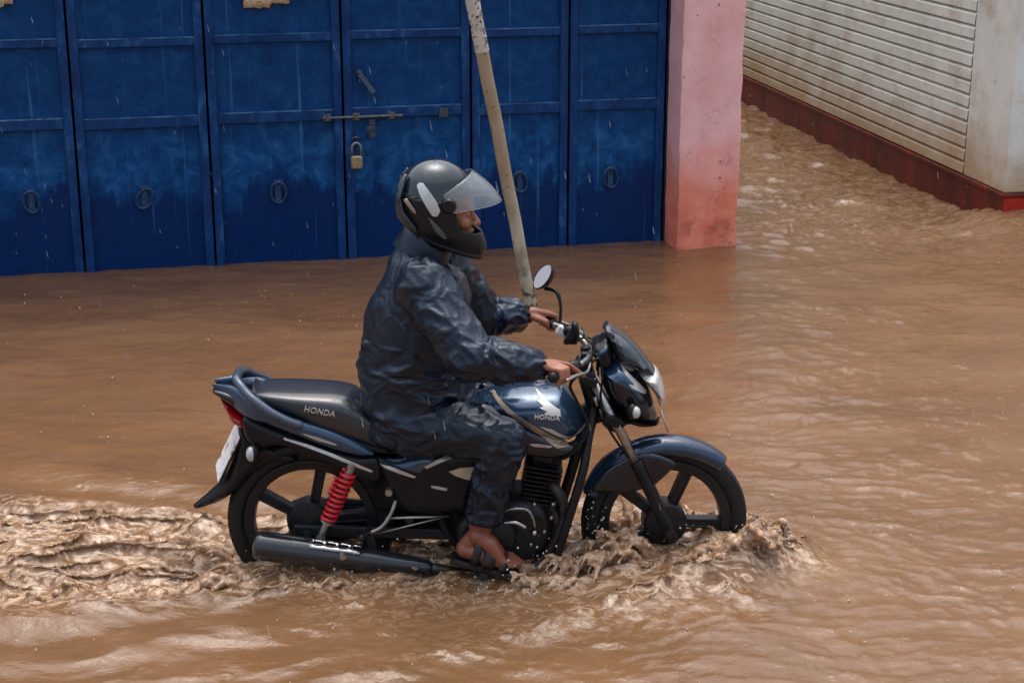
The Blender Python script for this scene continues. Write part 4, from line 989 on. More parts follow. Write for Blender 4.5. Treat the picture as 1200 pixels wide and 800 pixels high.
ris = MB(); ris.box(at(686, 422, -0.05), (0.035, 0.03, 0.06)); ris.build('riser', MBLK, hbar, bevel=0.006, auto=40); ris = MB(); ris.box(at(686, 415, 0.05), (0.035, 0.03, 0.06)); ris.build("riser", MBLK, hbar, bevel=0.006, auto=40)
kb = MB(); kb.lathe([(0, 0.02), (0.016, 0.018), (0.018, -0.01)], at(683, 420, -0.02), (0, 0, 1), 14); kb.build("key_lock", MALU, bike)
# mirror on the far grip
mc = at(636.5, 324.5, 0.33); nrm = Vector((-0.70, -0.52, 0.50)).normalized(); u = Vector((0, 0, 1)); u = (u-nrm*u.dot(nrm)).normalized(); w = nrm.cross(u)
def oval(k, q): a = 2*math.pi*k/32; return (w*math.cos(a)*0.043+u*math.sin(a)*0.056-w*math.sin(a)*0.010)*q*0.88
mr = MB(); V = []; Fc = []
for q, dd in ((0.02, -0.036), (0.55, -0.030), (0.85, -0.020), (1.02, -0.004), (1.05, 0.004), (0.97, 0.006)):
    for k in range(32): V.append(mc+oval(k, q)+nrm*dd)
for i in range(5):
    for k in range(32): Fc.append((i*32+k, i*32+(k+1) % 32, (i+1)*32+(k+1) % 32, (i+1)*32+k))
mr.add(V, Fc); mr.tube(curve3([mc-nrm*0.03-u*0.035, at(652, 342, 0.31), at(657, 358, 0.285), at(656, 382, 0.27)], 6), [0.0075]*10+[0.0055]*8+[0.011]*1, 10)
mo_ = mr.build("mirror", MBLK, bike, auto=50)
V = [mc+nrm*0.0045]+[mc+oval(k, 0.98)+nrm*0.0045 for k in range(32)]; mesh_obj("mirror_glass", V, [(0, 1+k, 1+(k+1) % 32) for k in range(32)], MMIR, mo_)
# cables
cb = MB()
for pts in ([(676, 440, -0.16), (668, 452, -0.15), (676, 470, -0.15), (687, 492, -0.15), (684, 514, -0.15), (668, 533, -0.145), (648, 540, -0.12)],
            [(690, 428, -0.16), (702, 420, -0.16), (706, 440, -0.13), (704, 470, -0.11), (712, 500, -0.10), (742, 545, -0.07), (772, 596, -0.075)],
            [(684, 394, 0.16), (696, 400, 0.14), (702, 430, 0.1), (692, 470, 0.08), (676, 520, 0.06)],
            [(676, 400, 0.10), (686, 396, 0.02), (698, 410, -0.02), (700, 434, -0.02)],
            [(682, 384, 0.15), (690, 404, 0.06), (694, 425, 0.0)]):
    cb.tube(curve3(pxs(pts), 8), 0.0042 if pts[0][0] != 676 or pts[0][1] != 440 else 0.006, 8)
cb.build("cables", MBLK, bike); bpy.data.objects["cables"].name = "cable_loom"
# ------------------------------------------------------------------ the rider
person = empty("person", at(478, 500, 0), "rider in navy rain suit, open visor helmet and sandals, seated on the motorcycle", "person")
t = NT("skin"); c = t.ramp(t.noise(18, 5), [(0.3, srgb(136, 88, 66)), (0.7, srgb(164, 110, 86))]); z_ = t.xyz()[2]
c = t.mix(t.ramp(z_, [(0.25, 0.75), (0.45, 0.0)]), c, srgb(120, 62, 44))
t.set(color=c, rough=0.42, sss=0.08); t.bump(t.noise(120, 3), 0.15, 0.002); MSKIN = t.m
def m_cloth(name, a, b):
    t = NT(name); n = t.noise(6, 5, 0.6); f = t.noise(24, 5, 0.62, stretch=(1, 1, 1.6), dist=1.4)
    c = t.ramp(n, [(0.3, a), (0.7, b)])
    t.set(color=c, rough=t.ramp(t.noise(9, 4), [(0.3, 0.28), (0.7, 0.44)]), spec=0.5, coat=0.08, coatr=0.25); t.b.inputs['Specular Tint'].default_value = (0.72, 0.86, 1.0, 1)
    t.bump(f, 0.30, 0.007); return t.m
MJACK = m_cloth("navy_rain_nylon", srgb(8, 18, 33), srgb(11, 24, 42))
MTROU = m_cloth("navy_rain_trousers", srgb(7, 16, 31), srgb(10, 21, 38))

# joints (mirrored from the near side; arms follow the turned bar)
sh_n = at(498, 338, -0.185); sh_f = Vector((sh_n.x+0.035, 0.185, sh_n.z+0.005))
el_n = at(556, 417, -0.335); wr_n = at(625, 428, -0.325)
el_f = at(570, 369, 0.31); wr_f = at(607, 369, 0.325)
hip_n = at(482, 492, -0.105); kn_n = at(590, 517, -0.215); an_n = at(562, 624, -0.200)
def mir(p): return Vector((p.x, -p.y, p.z))
neck0 = at(494, 318, 0); neck1 = at(512, 272, 0); headc = at(521, 244, 0)
# hands
def hand(mb, G, e1, W, index_to=None, up=Vector((0, 0, 1))):
    e1 = e1.normalized(); fwd = Vector((1, 0, 0)); fwd = (fwd-e1*fwd.dot(e1)).normalized(); up = (up-e1*up.dot(e1)-fwd*up.dot(fwd)).normalized()
    Ls = (1.0, 1.08, 1.0, 0.82)
    for i in range(4):
        o = 0.034-0.0225*i; k = Ls[i]; K = G+e1*o+up*(0.036-0.0012*i*i)-fwd*0.006
        mb.chain([W+e1*o*0.45+up*0.002, (W*0.45+K*0.55)+up*0.005, K], [0.0165, 0.0145, 0.0115], 12)
        if i == 0 and index_to is not None:
            d = index_to-K; a = K+d*0.42+up*0.012; b = K+d*0.74+up*0.006
            mb.chain([K, a, b, index_to], [0.0108, 0.0098, 0.0088, 0.0076], 12)
        else:
            a = G+e1*o+fwd*(0.028*k)+up*0.022; b = G+e1*o+fwd*0.030*k-up*0.007; c_ = G+e1*o+fwd*0.010-up*0.025
            mb.chain([K, a, b, c_], [0.0108, 0.0098, 0.0090, 0.0078], 12)
    t0 = W+e1*0.018-up*0.004; t1 = G+e1*0.046-fwd*0.024+up*0.012; t2 = G+e1*0.050-fwd*0.008-up*0.016; t3 = G+e1*0.048+fwd*0.012-up*0.024
    mb.chain([t0, t1, t2, t3], [0.0165, 0.0135, 0.0105, 0.0088], 12)
    mb.capsule(W, G+up*0.026-fwd*0.03, 0.021, 0.018, 14)
b = MB()
G_n = HB[0]*0.45+HB[1]*0.55; G_f = HB[7]*0.45+HB[6]*0.55
hw_n = G_n+Vector((-0.078, -0.012, 0.040)); hw_f = G_f+Vector((-0.078, 0.012, 0.030))
hand(b, G_n, HB[1]-HB[0], hw_n, at(684, 440.5, -0.225)); hand(b, G_f, HB[6]-HB[7], hw_f)
for s, e, w, h in ((sh_n, el_n, wr_n, hw_n), (sh_f, el_f, wr_f, hw_f)):
    b.chain([s, s*0.5+e*0.5, e, e*0.5+w*0.5, w, h], [0.052, 0.047, 0.040, 0.038, 0.028, 0.024])
# torso, neck
b.loft([(hip_n*0.5+mir(hip_n)*0.5+Vector((-0.02, 0, -0.02)), (0.10, 0, 0), (0, 0.15, 0)), (at(482, 450, 0), (0.10, 0, 0), (0, 0.15, 0)), (at(488, 380, 0), (0.11, 0, 0), (0, 0.155, 0)), (at(494, 335, 0), (0.09, 0, 0), (0, 0.16, 0)), (at(497, 310, 0), (0.055, 0, 0), (0, 0.08, 0))])
b.chain([at(496, 315, 0), neck1], [0.058, 0.054])
# head: looking along the road, chin slightly down
hf = Vector((math.cos(R(8)), 0, -math.sin(R(8)))); hu = Vector((math.sin(R(8)), 0, math.cos(R(8)))); hl = Vector((0, 1, 0)); HM = Matrix((hf, hl, hu)).transposed()
def H(f, l, u): return headc+hf*f+hl*l+hu*u
b.ball(H(0, 0, 0.02), 0.1, 24, (0.98, 0.78, 0.98), HM); b.ball(H(0.035, 0, -0.045), 0.1, 20, (0.66, 0.60, 0.72), HM)
b.capsule(H(0.088, 0, 0.004), H(0.117, 0, -0.034), 0.0085, 0.013); b.ball(H(0.108, 0.012, -0.038), 0.0095); b.ball(H(0.108, -0.012, -0.038), 0.0095)
b.capsule(H(0.086, -0.038, 0.018), H(0.092, 0, 0.016), 0.012, 0.012); b.capsule(H(0.086, 0.038, 0.018), H(0.092, 0, 0.016), 0.012, 0.012)
b.capsule(H(0.094, -0.018, -0.066), H(0.103, 0, -0.063), 0.0065, 0.0085); b.capsule(H(0.094, 0.018, -0.066), H(0.103, 0, -0.063), 0.0065, 0.0085)
b.capsule(H(0.092, -0.016, -0.078), H(0.100, 0, -0.079), 0.0065, 0.009); b.capsule(H(0.092, 0.016, -0.078), H(0.100, 0, -0.079), 0.0065, 0.009)
b.ball(H(0.088, 0, -0.104), 0.020, 12); b.ball(H(0.068, -0.042, -0.032), 0.027, 12); b.ball(H(0.068, 0.042, -0.032), 0.027, 12)
for s in (-1, 1): b.ball(H(-0.005, s*0.078, -0.015), 0.026, 12, (0.6, 0.35, 1.0), HM)
# legs and bare feet
def foot(mb, f):
    he = f(at(541, 645, -0.195)); ba = f(at(588, 655, -0.215)); an = f(an_n); to = f(at(606, 662, -0.225)); sd = f(Vector((0, 1, 0.0)))-f(Vector((0, 0, 0)))
    mb.chain([an+Vector((0, 0, 0.05)), an, he+Vector((0.012, 0, 0.012))], [0.040, 0.036, 0.032]); mb.ball(an+sd*0.030, 0.017, 10); mb.ball(an-sd*0.030, 0.016, 10)
    for q in (-1, 0, 1):
        m0 = an*0.5+ba*0.5+sd*0.022*q+Vector((0, 0, 0.008-0.005*q)); mb.chain([an*0.9+he*0.1+sd*0.012*q, m0, ba+sd*0.028*q], [0.034, 0.028, 0.021])
        mb.chain([he+sd*0.012*q+Vector((0.01, 0, 0.008)), (he+ba)*0.5+sd*0.022*q+Vector((0, 0, 0.008)), ba+sd*0.026*q-Vector((0.01, 0, 0.002))], [0.028, 0.026, 0.019])
    d = (to-ba); hr = (0.0128, 0.0098, 0.0092, 0.0088, 0.0082)
    for i in range(5):
        o = 0.036-0.0185*i; ln = (1.12, 1.14, 1.02, 0.86, 0.66)[i]; k0 = ba+sd*o*0.95+Vector((0, 0, 0.004)); k1 = k0+d*0.55*ln+Vector((0, 0, 0.010)); k2 = k0+d*1.02*ln-Vector((0, 0, 0.001))
        mb.chain([k0, k1, k2], [hr[i]*1.05, hr[i], hr[i]*0.95], 10)
    return he, ba, to, sd, an
for f in (lambda p: p.copy(), mir):
    hp_, kn, an = f(hip_n), f(kn_n), f(an_n)
    b.chain([hp_, kn, kn*0.6+an*0.4, an], [0.082, 0.058, 0.050, 0.037]); foot(b, f)
bme = voxel(b, 0.0034, 3, 0.5); body = link_mesh("body", bme, MSKIN, person)
for s in (-1, 1):
    e = MB(); e.ball(H(0.079, s*0.032, 0.003), 0.0125, 14); e.build("eye", simple("eye_white", (0.36, 0.34, 0.32), 0.15, 0, 0.05, 10), body)
    e = MB(); e.ball(H(0.0885, s*0.0325, 0.002), 0.0058, 10); e.build("iris", simple("iris_brown", (0.02, 0.012, 0.008), 0.1, 0, 0.05, 10), body)

# clothes: one continuous surface each, creased along the limbs
def folds(me, bones, amp, fs, fa, seed):
    P = co_get(me); N = no_get(me); best = np.full(len(P), 1e9); S = np.zeros(len(P)); C1 = np.zeros(len(P)); C2 = np.zeros(len(P)); A = np.zeros(len(P)); acc = 0.0; FS = np.full(len(P), 1.0)
    for k, (a, c, ra, rb, am, fsm) in enumerate(bones):
        a = np.array(a); c = np.array(c); d = c-a; L = np.linalg.norm(d); d /= L; q = P-a; tt = q@d; tc = np.clip(tt, 0, L); v = q-tc[:, None]*d; dist = np.linalg.norm(v, axis=1)-(ra+(rb-ra)*tc/L)
        u = np.cross(d, [0.3, 0.9, 0.2]); u /= np.linalg.norm(u); w = np.cross(d, u); r = np.linalg.norm(q-tt[:, None]*d, axis=1)+1e-6
        on = dist < best; best[on] = dist[on]; S[on] = (acc+tt)[on]; C1[on] = ((q@u)/r)[on]; C2[on] = ((q@w)/r)[on]; A[on] = am; FS[on] = fsm; acc += L
    wp_ = 0.35*fbm(P[:, 0]*7, P[:, 1]*7, P[:, 2]*7+seed, 2)
    n1 = pn(S*fs*FS+wp_*2.2, C1*fa+wp_, C2*fa+seed)
    n2 = pn(S*fs*1.9*FS+wp_*3, C1*fa*1.6+5, C2*fa*1.6+seed)
    crease = (1-np.minimum(1, np.abs(n1)*2.6))**1.6-0.35+0.55*((1-np.minimum(1, np.abs(n2)*2.6))**1.6-0.35)
    n3 = pn(S*fs*3.1*FS+wp_*5, C1*fa*2.6+2, C2*fa*2.6+seed*2); crease = crease+0.34*((1-np.minimum(1, np.abs(n3)*2.4))**1.8-0.3)
    big = fbm(P[:, 0]*5, P[:, 1]*5, P[:, 2]*5+seed*3, 2)
    co_set(me, P+N*((crease*amp+big*amp*0.8)*A)[:, None])
def pin(px, py, y=0.0): return at(px, py, y)
j = MB(); m325 = 1/333.0
R_ = [(492, 286, 20, .082), (494, 297, 28, .105), (496, 310, 37, .145), (495, 326, 47, .182), (493, 348, 56, .205), (490, 378, 63, .210), (489, 408, 67, .210), (489, 440, 69, .215), (490, 466, 66, .222), (494, 490, 56, .225), (497, 508, 44, .20)]
rings = []
for px, py, hx, hy in R_:
    c0 = at(px, py, 0); tl = 0.30 if py < 320 else 0.0; rings.append((c0, (hx*m325, 0, -hx*m325*tl), (0, hy, 0)))
j.loft(rings, 40)
bones_j = [(at(490, 508, 0), at(490, 420, 0), .19, .2, 1.5, 1.15), (at(490, 420, 0), at(494, 300, 0), .2, .12, .75, .7)]
for s, e, w in ((sh_n, el_n, wr_n), (sh_f, el_f, wr_f)):
    s2 = s*0.86+Vector((rings[4][0].x, s.y*0.5, s.z))*0.14
    j.chain([s2, s*0.55+e*0.45+Vector((-0.006, 0, -0.01)), e+Vector((-0.01, 0, -0.012)), e*0.55+w*0.45+Vector((0, 0, -0.006)), e*0.12+w*0.88, w], [0.098, 0.086, 0.076, 0.070, 0.058, 0.045], 20)
    bones_j += [(s2, e, .098, .076, 1.0, 1.0), (e, w, .076, .05, 1.15, 1.25)]
jme = voxel(j, 0.0050, 5, 0.6); folds(jme, bones_j, 0.0125, 7.2, 0.8, 3.0)
jacket = link_mesh("jacket", jme, MJACK, person); jacket.modifiers.new("s", 'SMOOTH').iterations = 1
for w, e in ((wr_n, el_n), (wr_f, el_f)):        # gathered elastic cuffs
    d = (w-e).normalized(); cu = MB(); u = d.orthogonal().normalized(); v = d.cross(u); V = []; Fc = []; n = 44
    for q, rr in ((-0.030, 0.052), (-0.018, 0.055), (-0.004, 0.053), (0.008, 0.048), (0.012, 0.040), (0.006, 0.034)):
        for k in range(n):
            a = 2*math.pi*k/n; V.append(w+d*q+(u*math.cos(a)+v*math.sin(a))*(rr+0.0028*math.sin(k*2*math.pi/4+q*60)))
    for i in range(5):
        for k in range(n): Fc.append((i*n+k, i*n+(k+1) % n, (i+1)*n+(k+1) % n, (i+1)*n+k))
    cu.add(V, Fc); cu.build("cuff", MJACK, jacket)
co_ = MB(); V = []; Fc = []; n = 48
for (px, py, hx, hy, tl, q) in ((493, 296, 31, .105, .42, 0), (498, 286, 29, .100, .50, 0), (502, 276, 27.5, .094, .52, 0), (503, 273, 25, .086, .52, 0), (501, 282, 24, .084, .5, 0)):
    c0 = at(px, py, 0)
    for k in range(n):
        a = 2*math.pi*k/n; V.append(c0+Vector((hx*m325*math.cos(a), hy*math.sin(a), -hx*m325*tl*math.cos(a)))+Vector((0.003*math.sin(5*a+py), 0.003*math.sin(4*a), 0.004*math.sin(3*a+py))))
for i in range(4):
    for k in range(n): Fc.append((i*n+k, i*n+(k+1) % n, (i+1)*n+(k+1) % n, (i+1)*n+k))
co_.add(V, Fc); co_.build("collar", MJACK, jacket)
# trousers
tr = MB(); bones_t = []
pel = at(480, 490, 0)
tr.loft([(pel+Vector((-0.02, 0, -0.085)), (0.10, 0, 0), (0, 0.12, 0)), (pel+Vector((-0.01, 0, -0.03)), (0.16, 0, 0), (0, 0.19, 0)), (pel+Vector((0.0, 0, 0.06)), (0.16, 0, 0), (0, 0.19, 0)), (at(486, 440, 0), (0.13, 0, 0), (0, 0.17, 0))])
for f in (lambda p: p.copy(), mir):
    hp_, kn, an = f(hip_n), f(kn_n), f(an_n); hem = kn*0.155+an*0.845
    tr.chain([hp_, hp_*0.45+kn*0.55+Vector((0, 0, 0.008)), kn+Vector((-0.004, 0, 0.002)), kn*0.62+an*0.38+Vector((0.004, 0, 0)), kn*0.35+an*0.65], [0.110, 0.092, 0.080, 0.070, 0.063], 20)
    tr.tube([kn*0.4+an*0.6, kn*0.25+an*0.75, hem], [0.064, 0.060, 0.058], 24)
    bones_t += [(hp_, kn, .11, .088, 1.0, 1.0), (kn, hem, .088, .063, 1.2, 1.1)]
tme = voxel(tr, 0.0050, 5, 0.6); folds(tme, bones_t, 0.0120, 7.4, 0.85, 8.0)
trousers = link_mesh("trousers", tme, MTROU, person); trousers.modifiers.new("s", 'SMOOTH').iterations = 1
for f in (lambda p: p.copy(), mir):
    kn, an = f(kn_n), f(an_n); d = (an-kn).normalized(); hem = kn*0.155+an*0.845; u = d.orthogonal().normalized(); v = d.cross(u); cu = MB(); V = []; Fc = []; n = 40
    for q, rr in ((-0.020, 0.059), (-0.008, 0.0625), (0.006, 0.061), (0.010, 0.054), (0.0, 0.046)):
        for k in range(n): a = 2*math.pi*k/n; V.append(hem+d*(q+0.004*math.sin(2*a+1))+(u*math.cos(a)+v*math.sin(a))*(rr+0.0025*math.sin(5*a+q*90)))
    for i in range(4):
        for k in range(n): Fc.append((i*n+k, i*n+(k+1) % n, (i+1)*n+(k+1) % n, (i+1)*n+k))
    cu.add(V, Fc); cu.build("hem", MTROU, trousers)
# sandals
MSAND = simple("sandal_leather", srgb(30, 25, 24), 0.4, 0, 0.3, 30, 0.3)
for f in (lambda p: p.copy(), mir):
    he, ba, to, sd, an = foot(MB(), f); d = (to-he).normalized(); nrm = d.cross(sd).normalized(); nrm = nrm if nrm.z > 0 else -nrm
    L = (to-he).length+0.045; s0 = he-d*0.032-nrm*0.024; V = []; Fc = []; n = 22
    for z in (0.0, -0.008, -0.022):
        for q in range(n+1):
            t_ = q/n; wd = 0.035+0.012*math.sin(min(1, t_*1.25)*math.pi*0.55) if 0.04 < t_ < 0.95 else 0.024
            for sg in (-1, 1): V.append(s0+d*L*t_+sd*sg*(wd+(0.002 if z == -0.008 else 0))+nrm*(z+0.004*math.sin(t_*3.1)))
    for k in range(2):
        for q in range(n):
            a = k*(n+1)*2+q*2; c_ = a+(n+1)*2; Fc += [(a, a+2, c_+2, c_), (a+1, c_+1, c_+3, a+3)]
    for q in range(n): Fc += [(q*2, q*2+1, q*2+3, q*2+2), ((2*(n+1)+q)*2, (2*(n+1)+q)*2+2, (2*(n+1)+q)*2+3, (2*(n+1)+q)*2+1)]
    for e in (0, n): Fc += [tuple((k*(n+1)+e)*2+s for k, s in ((0, 0), (1, 0), (1, 1), (0, 1))), tuple((k*(n+1)+e)*2+s for k, s in ((1, 0), (2, 0), (2, 1), (1, 1)))]
    so = MB(); so.add(V, Fc); sole = so.build("sandal", MSAND, person, auto=40)
    def strap(t0, t1, hgt, wdt, sh):
        sm = MB(); V = []; Fc = []; m = 18
        for q in range(m+1):
            a = math.pi*q/m; c0 = s0+d*L*(t0+(t1-t0)*q/m)
            for e in (-1, 1): V.append(c0-sd*math.cos(a)*0.053+nrm*(max(0, math.sin(a))**0.8*hgt+0.002)+d*e*wdt/2)
        for q in range(m): a = q*2; Fc.append((a, a+1, a+3, a+2))
        o = mesh_obj("strap", V, Fc, MSAND, sole); s_ = o.modifiers.new("s", 'SOLIDIFY'); s_.thickness = 0.005
    strap(0.73, 0.73, 0.056, 0.026, 0); strap(0.52, 0.56, 0.083, 0.046, 0); strap(0.33, 0.42, 0.112, 0.030, 0)

# ------------------------------------------------------------------ helmet
hc = at(511, 239, 0)
MHEL = m_paint("helmet_gunmetal", srgb(34, 43, 48), srgb(50, 61, 67), 0.16, 0.6); MHBK = m_paint("helmet_black", (0.010, 0.011, 0.013), (0.014, 0.015, 0.018), 0.32, 0.0); MHBK.node_tree.nodes['Principled BSDF'].inputs['Coat Weight'].default_value = 0.05; MHBK.node_tree.nodes['Principled BSDF'].inputs['Specular IOR Level'].default_value = 0.25
def hel_pt(al, v, off=0.0):
    """v in [0,1]: crown to equator, [1,2]: equator to the lower rim"""
    ca, sa = math.cos(al), math.sin(al); fr_ = (1+ca)/2
    if v <= 1:
        e = (1-v)*math.pi/2; ce, se = math.cos(e)**0.92 if math.cos(e) > 0 else 0, math.sin(e)
        x = (0.134 if ca > 0 else 0.137)*ca*ce; y = 0.124*sa*ce; z = 0.155*se
    else:
        q = v-1; drop = (0.075+0.115*fr_**1.3)*q
        fx = 0.134+0.040*sstep(0.0, 0.9, q) if ca > 0 else 0.137-0.030*q*q
        x = fx*ca*(1-0.10*sstep(0.75, 1.0, q)); y = 0.124*sa*(1-0.06*q-0.14*sstep(0.6, 1.0, q)); z = -drop
        if ca > 0: y *= 1-0.10*sstep(0.2, 1.0, q)*ca**2
    p = Vector((x, y, z)); return hc+p+p.normalized()*off
def opening(al, v):
    a = abs(math.degrees(al)); return a < 56 and 0.80 < v < 1.0+0.44+0.05*math.cos(al)
def shell(name, keep, mat, parent, off=0.0, na=120, nv=70, th=0.012):
    V = []; Fc = []; mats = []
    for i in range(nv+1):
        for k in range(na): V.append(hel_pt(2*math.pi*k/na-math.pi, 0.02+1.98*i/nv, off))
    for i in range(nv):
        for k in range(na):
            al = 2*math.pi*(k+0.5)/na-math.pi; v = 0.02+1.98*(i+0.5)/nv
            if opening(al, v) or not keep(al, v): continue
            Fc.append((i*na+k, i*na+(k+1) % na, (i+1)*na+(k+1) % na, (i+1)*na+k))
    if keep(0, 0.03): V.append(hel_pt(0, 0.0, off)); Fc += [(len(V)-1, (k+1) % na, k) for k in range(na)]
    used = sorted({i for f in Fc for i in f}); mp_ = {u: i for i, u in enumerate(used)}
    o = mesh_obj(name, [V[u] for u in used], [[mp_[i] for i in f] for f in Fc], mat, parent); recalc(o.data)
    s = o.modifiers.new("s", 'SOLIDIFY'); s.thickness = th; s.offset = -1; return o
line = lambda al: 1.06-0.30*sstep(0.2, 1.0, (1+math.cos(al))/2)*0+0.18*math.cos(al)*0
hsp = lambda al: 0.80+0.10*(1+math.cos(al))/2-0.04*math.cos(2*al)
helmet = shell("helmet", lambda al, v: v < hsp(al), MHEL, person)
shell("chin_guard", lambda al, v: v > hsp(al)-0.02, MHBK, helmet, 0.002)
ri = MB()
ri.tube([hel_pt(2*math.pi*k/64, 1.985, -0.004) for k in range(65)], 0.009, 8); ri.build("neck_roll", MBLK, helmet)
def patch(name, o, mat, off, th, yd=-0.12):
    """a moulded piece lying on the near side of the shell, traced in side view, and its mirror twin"""
    B = resample(xz(o, yd), 0.006, True, False); P, Fc, _ = tri(fill(B, 0.007, 0.007), len(B)); 
    for sg in (-1, 1):
        V = []
        for x, z in P:
            dx, dz = x-hc.x, z-hc.z; ex = dx/(0.155); ez = dz/(0.160 if dz > 0 else 0.25); y = 0.128*math.sqrt(max(0.02, 1-ex*ex-ez*ez)); V.append((x, sg*(y+off), z))
        ob = mesh_obj(name, V, Fc, mat, helmet); s = ob.modifiers.new("s", 'SOLIDIFY'); s.thickness = th; s.offset = 0; recalc(ob.data)
patch("vent", [(488.5, 219), (491, 216), (496, 216), (504, 225), (512, 236), (516, 246), (513, 252.5), (507, 252), (499, 240), (492, 228)], simple("vent_grey", srgb(176, 182, 184), 0.35, 0.2, 0.12, 30), 0.008, 0.008)
patch("vent", [(502, 254), (507, 257), (517, 268), (524, 279), (520, 280), (510, 270)], simple("vent_dark", srgb(86, 92, 96), 0.35, 0.3, 0.15, 30), 0.005, 0.006)
patch("stripe", [(472, 236), (476, 234), (486, 246), (488, 251), (484, 249)], MGOLD, 0.004, 0.004)
patch("rear_spoiler", [(466.5, 218), (471, 211), (476, 205), (474, 216), (470, 232), (474, 246), (488, 262), (490, 268), (480, 263), (467, 252), (465.5, 234)], MHEL, 0.004, 0.012, -0.06)
for s in (-1, 1):
    pv = MB(); pv.lathe([(0, 0.016*s), (0.020, 0.015*s), (0.026, 0.008*s), (0.027, -0.012*s)], at(526, 241, -0.121)*1.0 if s < 0 else Vector((at(526, 241, -0.121).x, 0.121, at(526, 241, -0.121).z)), (0, 1, 0), 26)
    pv.build("visor_pivot", MHBK, helmet, auto=40)
t = NT("visor_clear"); wet = t.noise(60, 4, 0.65); t.set(color=(0.34, 0.39, 0.42), rough=0.06, spec=0.9, alpha=t.ramp(wet, [(0.3, 0.24), (0.7, 0.32)]), coat=0.5); MVIS = t.m
T0, B0 = at(553, 199, 0), at(588.5, 234.5, 0); Te, Be = at(519, 229, -0.128), at(531, 250, -0.128); V = []; Fc = []; n, m = 40, 12
for i in range(n+1):
    q = -1+2*i/n; a = q*R(82); w_ = (math.cos(a)-math.cos(R(82)))/(1-math.cos(R(82))); y = 0.129*math.sin(a)/math.sin(R(82))
    Tp = Vector((Te.x+(T0.x-Te.x)*w_, y, Te.z+(T0.z-Te.z)*w_)); Bp = Vector((Be.x+(B0.x-Be.x)*w_, y*1.02, Be.z+(B0.z-Be.z)*w_)); o_ = (Bp-Tp).cross(Vector((-math.sin(a), math.cos(a), 0))).normalized(); o_ = o_ if o_.x > 0 else -o_
    for k in range(m+1): s = k/m; V.append(Tp+(Bp-Tp)*s+Vector((math.cos(a), math.sin(a)*0.3, 0.25)).normalized()*0.012*math.sin(math.pi*s)*w_)
for i in range(n):
    for k in range(m): a = i*(m+1)+k; Fc.append((a, a+1, a+m+2, a+m+1))
vo = mesh_obj("visor", V, Fc, MVIS, helmet); s = vo.modifiers.new("s", 'SOLIDIFY'); s.thickness = 0.0025
# ------------------------------------------------------------------ spray thrown up by the wheels, and the rain
rs = random.Random(21); sp = MB(); drops = []
def fan(p0, p1, n, v0, jit, t_end, r0, r1, seed, drop=0.6, base=0.02):
    p0, p1, v0 = Vector(p0), Vector(p1), Vector(v0); rr = random.Random(seed)
    n = int(n*1.5); r0 *= 0.55; r1 *= 0.62
    for i in range(n):
        q = i/max(1, n-1); o = p0.lerp(p1, q)+Vector((rr.uniform(-.012, .012), rr.uniform(-.012, .012), 0)); o.z = wz(o.x, o.y)-base
        w = Vector((float(pn(q*6, seed, 1)), float(pn(q*6, seed, 5)), abs(float(pn(q*7, seed, 9)))*1.5-0.1))
        v = v0+Vector((w.x*jit[0]*2, w.y*jit[1]*2, w.z*jit[2]*2))+Vector((rr.uniform(-1, 1)*jit[0]*.35, rr.uniform(-1, 1)*jit[1]*.35, rr.uniform(-.5, .6)*jit[2]*.5))
        te = t_end*rr.uniform(0.55, 1.1); pts = []; rd = []; m = 8
        for k in range(m+1):
            t = te*k/m; pts.append(o+v*t+Vector((0, 0, -4.9*t*t))); s = k/m; rd.append(max(0.0034, r0*(1-s)**0.8+r1*(0.55+0.45*math.sin(s*9+i))))
        sp.chain(pts, rd, 8); sp.ball(pts[-1], rd[-1]*rr.uniform(1.0, 1.7), 8)
        for _ in range(3):
            if rr.random() < drop: drops.append((pts[-1]+v*te*rr.uniform(0.02, 0.5)+Vector((rr.gauss(0, .02), rr.gauss(0, .02), rr.gauss(0.01, .02))), rr.choice((1, 1, 1.7))*rr.uniform(0.0012, 0.0026)))
# rear wheel and silencer outlet
fan((-0.92, -0.20, 0), (-1.08, 0.10, 0), 16, (-0.75, -0.10, 0.85), (0.35, 0.3, 0.55), 0.20, 0.030, 0.009, 1)
fan((-0.98, -0.24, 0), (-1.35, -0.22, 0), 18, (-0.45, -0.25, 0.75), (0.3, 0.3, 0.5), 0.18, 0.032, 0.010, 2)
fan((-1.15, 0.16, 0), (-1.7, 0.24, 0), 16, (-0.35, 0.2, 0.55), (0.3, 0.3, 0.45), 0.15, 0.030, 0.010, 3)
fan((-1.3, -0.28, 0), (-1.95, -0.34, 0), 16, (-0.35, -0.2, 0.5), (0.3, 0.3, 0.4), 0.13, 0.028, 0.009, 4)
fan((-0.80, -0.24, 0), (-0.45, -0.24, 0), 16, (-0.3, -0.35, 0.42), (0.3, 0.25, 0.35), 0.12, 0.022, 0.008, 5)
# along the machine, below the engine and the foot
fan((-0.45, -0.26, 0), (0.02, -0.30, 0), 18, (-0.25, -0.35, 0.40), (0.3, 0.25, 0.35), 0.11, 0.021, 0.008, 6)
fan((0.02, -0.28, 0), (0.24, -0.24, 0), 16, (-0.3, -0.40, 0.65), (0.3, 0.3, 0.45), 0.15, 0.024, 0.009, 7)
fan((0.16, -0.16, 0), (0.44, -0.16, 0), 20, (-0.35, -0.40, 0.95), (0.35, 0.35, 0.5), 0.19, 0.026, 0.010, 8)
fan((0.28, -0.10, 0), (0.50, -0.10, 0), 14, (-0.30, -0.25, 1.15), (0.3, 0.3, 0.45), 0.19, 0.026, 0.009, 9)
fan((0.30, 0.10, 0), (0.70, 0.14, 0), 14, (-0.2, 0.35, 0.9), (0.3, 0.3, 0.45), 0.18, 0.026, 0.010, 10)
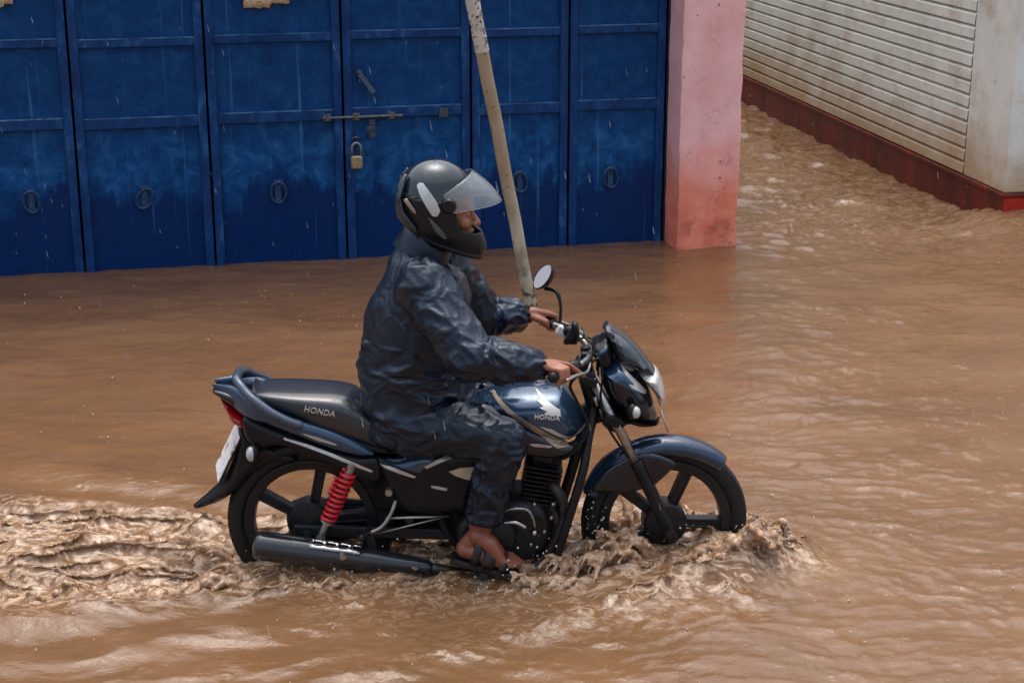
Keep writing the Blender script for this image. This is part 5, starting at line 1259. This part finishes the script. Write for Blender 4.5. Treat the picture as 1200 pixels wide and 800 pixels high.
# front wheel
fan((0.62, -0.12, 0), (0.86, -0.08, 0), 18, (0.30, -0.45, 0.75), (0.3, 0.3, 0.5), 0.17, 0.028, 0.010, 11)
fan((0.82, -0.10, 0), (0.90, 0.10, 0), 12, (0.28, -0.12, 0.72), (0.3, 0.3, 0.45), 0.16, 0.028, 0.010, 12)
fan((0.74, -0.16, 0), (0.92, -0.10, 0), 16, (0.25, -0.30, 0.95), (0.3, 0.3, 0.5), 0.18, 0.032, 0.012, 14)
fan((0.86, -0.14, 0), (1.00, 0.12, 0), 14, (0.30, -0.14, 0.55), (0.3, 0.4, 0.45), 0.16, 0.030, 0.010, 13)
sme = voxel(sp, 0.0046, 2, 0.5); P = co_get(sme); N = no_get(sme)
co_set(sme, P+N*(0.006*fbm(P[:, 0]*30, P[:, 1]*30, P[:, 2]*30, 3))[:, None])
spo = link_mesh("water_splash", sme, MSPRAY); tag(spo, "brown spray and foam thrown up around the wheels and engine of the motorcycle", "spray", kind='stuff')
# loose drops: thrown by the wheels, and rain hopping off the surface
for k in range(200):
    c, s = rs.choice([((-1.2, -0.1), (0.40, 0.25)), ((0.42, -0.05), (0.16, 0.10)), ((0.95, -0.02), (0.12, 0.16)), ((-0.3, -0.3), (0.45, 0.08))])
    x, y = rs.gauss(c[0], s[0]), rs.gauss(c[1], s[1]); drops.append((Vector((x, y, wz(x, y)+abs(rs.gauss(0, 0.06))+0.005)), rs.choice((1, 1, 1.8))*rs.uniform(0.0009, 0.0022)))
bx, by = np.array([rs.uniform(-3.4, 3.2) for _ in range(400)]), np.array([rs.uniform(-1.2, 4.2) for _ in range(400)]); bz = water_h(bx, by)[0]
for x, y, z in zip(bx, by, bz): drops.append((Vector((x, y, z+rs.uniform(0.002, 0.03))), rs.choice((1, 1, 1.6))*rs.uniform(0.0014, 0.0032)))
dm = MB()
for p, r in drops: dm.ball(p, r, 6, (1, 1, 1.15))
t = NT("water_drop"); t.set(color=(0.52, 0.46, 0.40), rough=0.05, ior=1.33, coat=0.5); o = dm.build("water_drops", t.m); tag(o, "small drops of flood water hopping above the brown surface in the rain", "drops", kind='stuff')
rm = MB(); tilt = Vector((0.20, 0.0, -1)).normalized()
for k in range(450):
    y = rs.uniform(-3.6, 4.0); hw = (y+6.5)*0.34; p = Vector((rs.uniform(-hw, hw), y, rs.uniform(0.05, 2.3))); L = rs.uniform(0.012, 0.022); r = rs.uniform(0.0007, 0.0012)
    rm.tube([p, p+tilt*L*0.5, p+tilt*L*0.85, p+tilt*L], [r*0.15, r*0.75, r, r*0.3], 6)
t = NT("rain_water"); t.set(color=(0.75, 0.80, 0.85), rough=0.05, ior=1.33, alpha=0.17); o = rm.build("rain", t.m); tag(o, "fine rain drops falling through the air over the flooded street", "rain", kind='stuff')
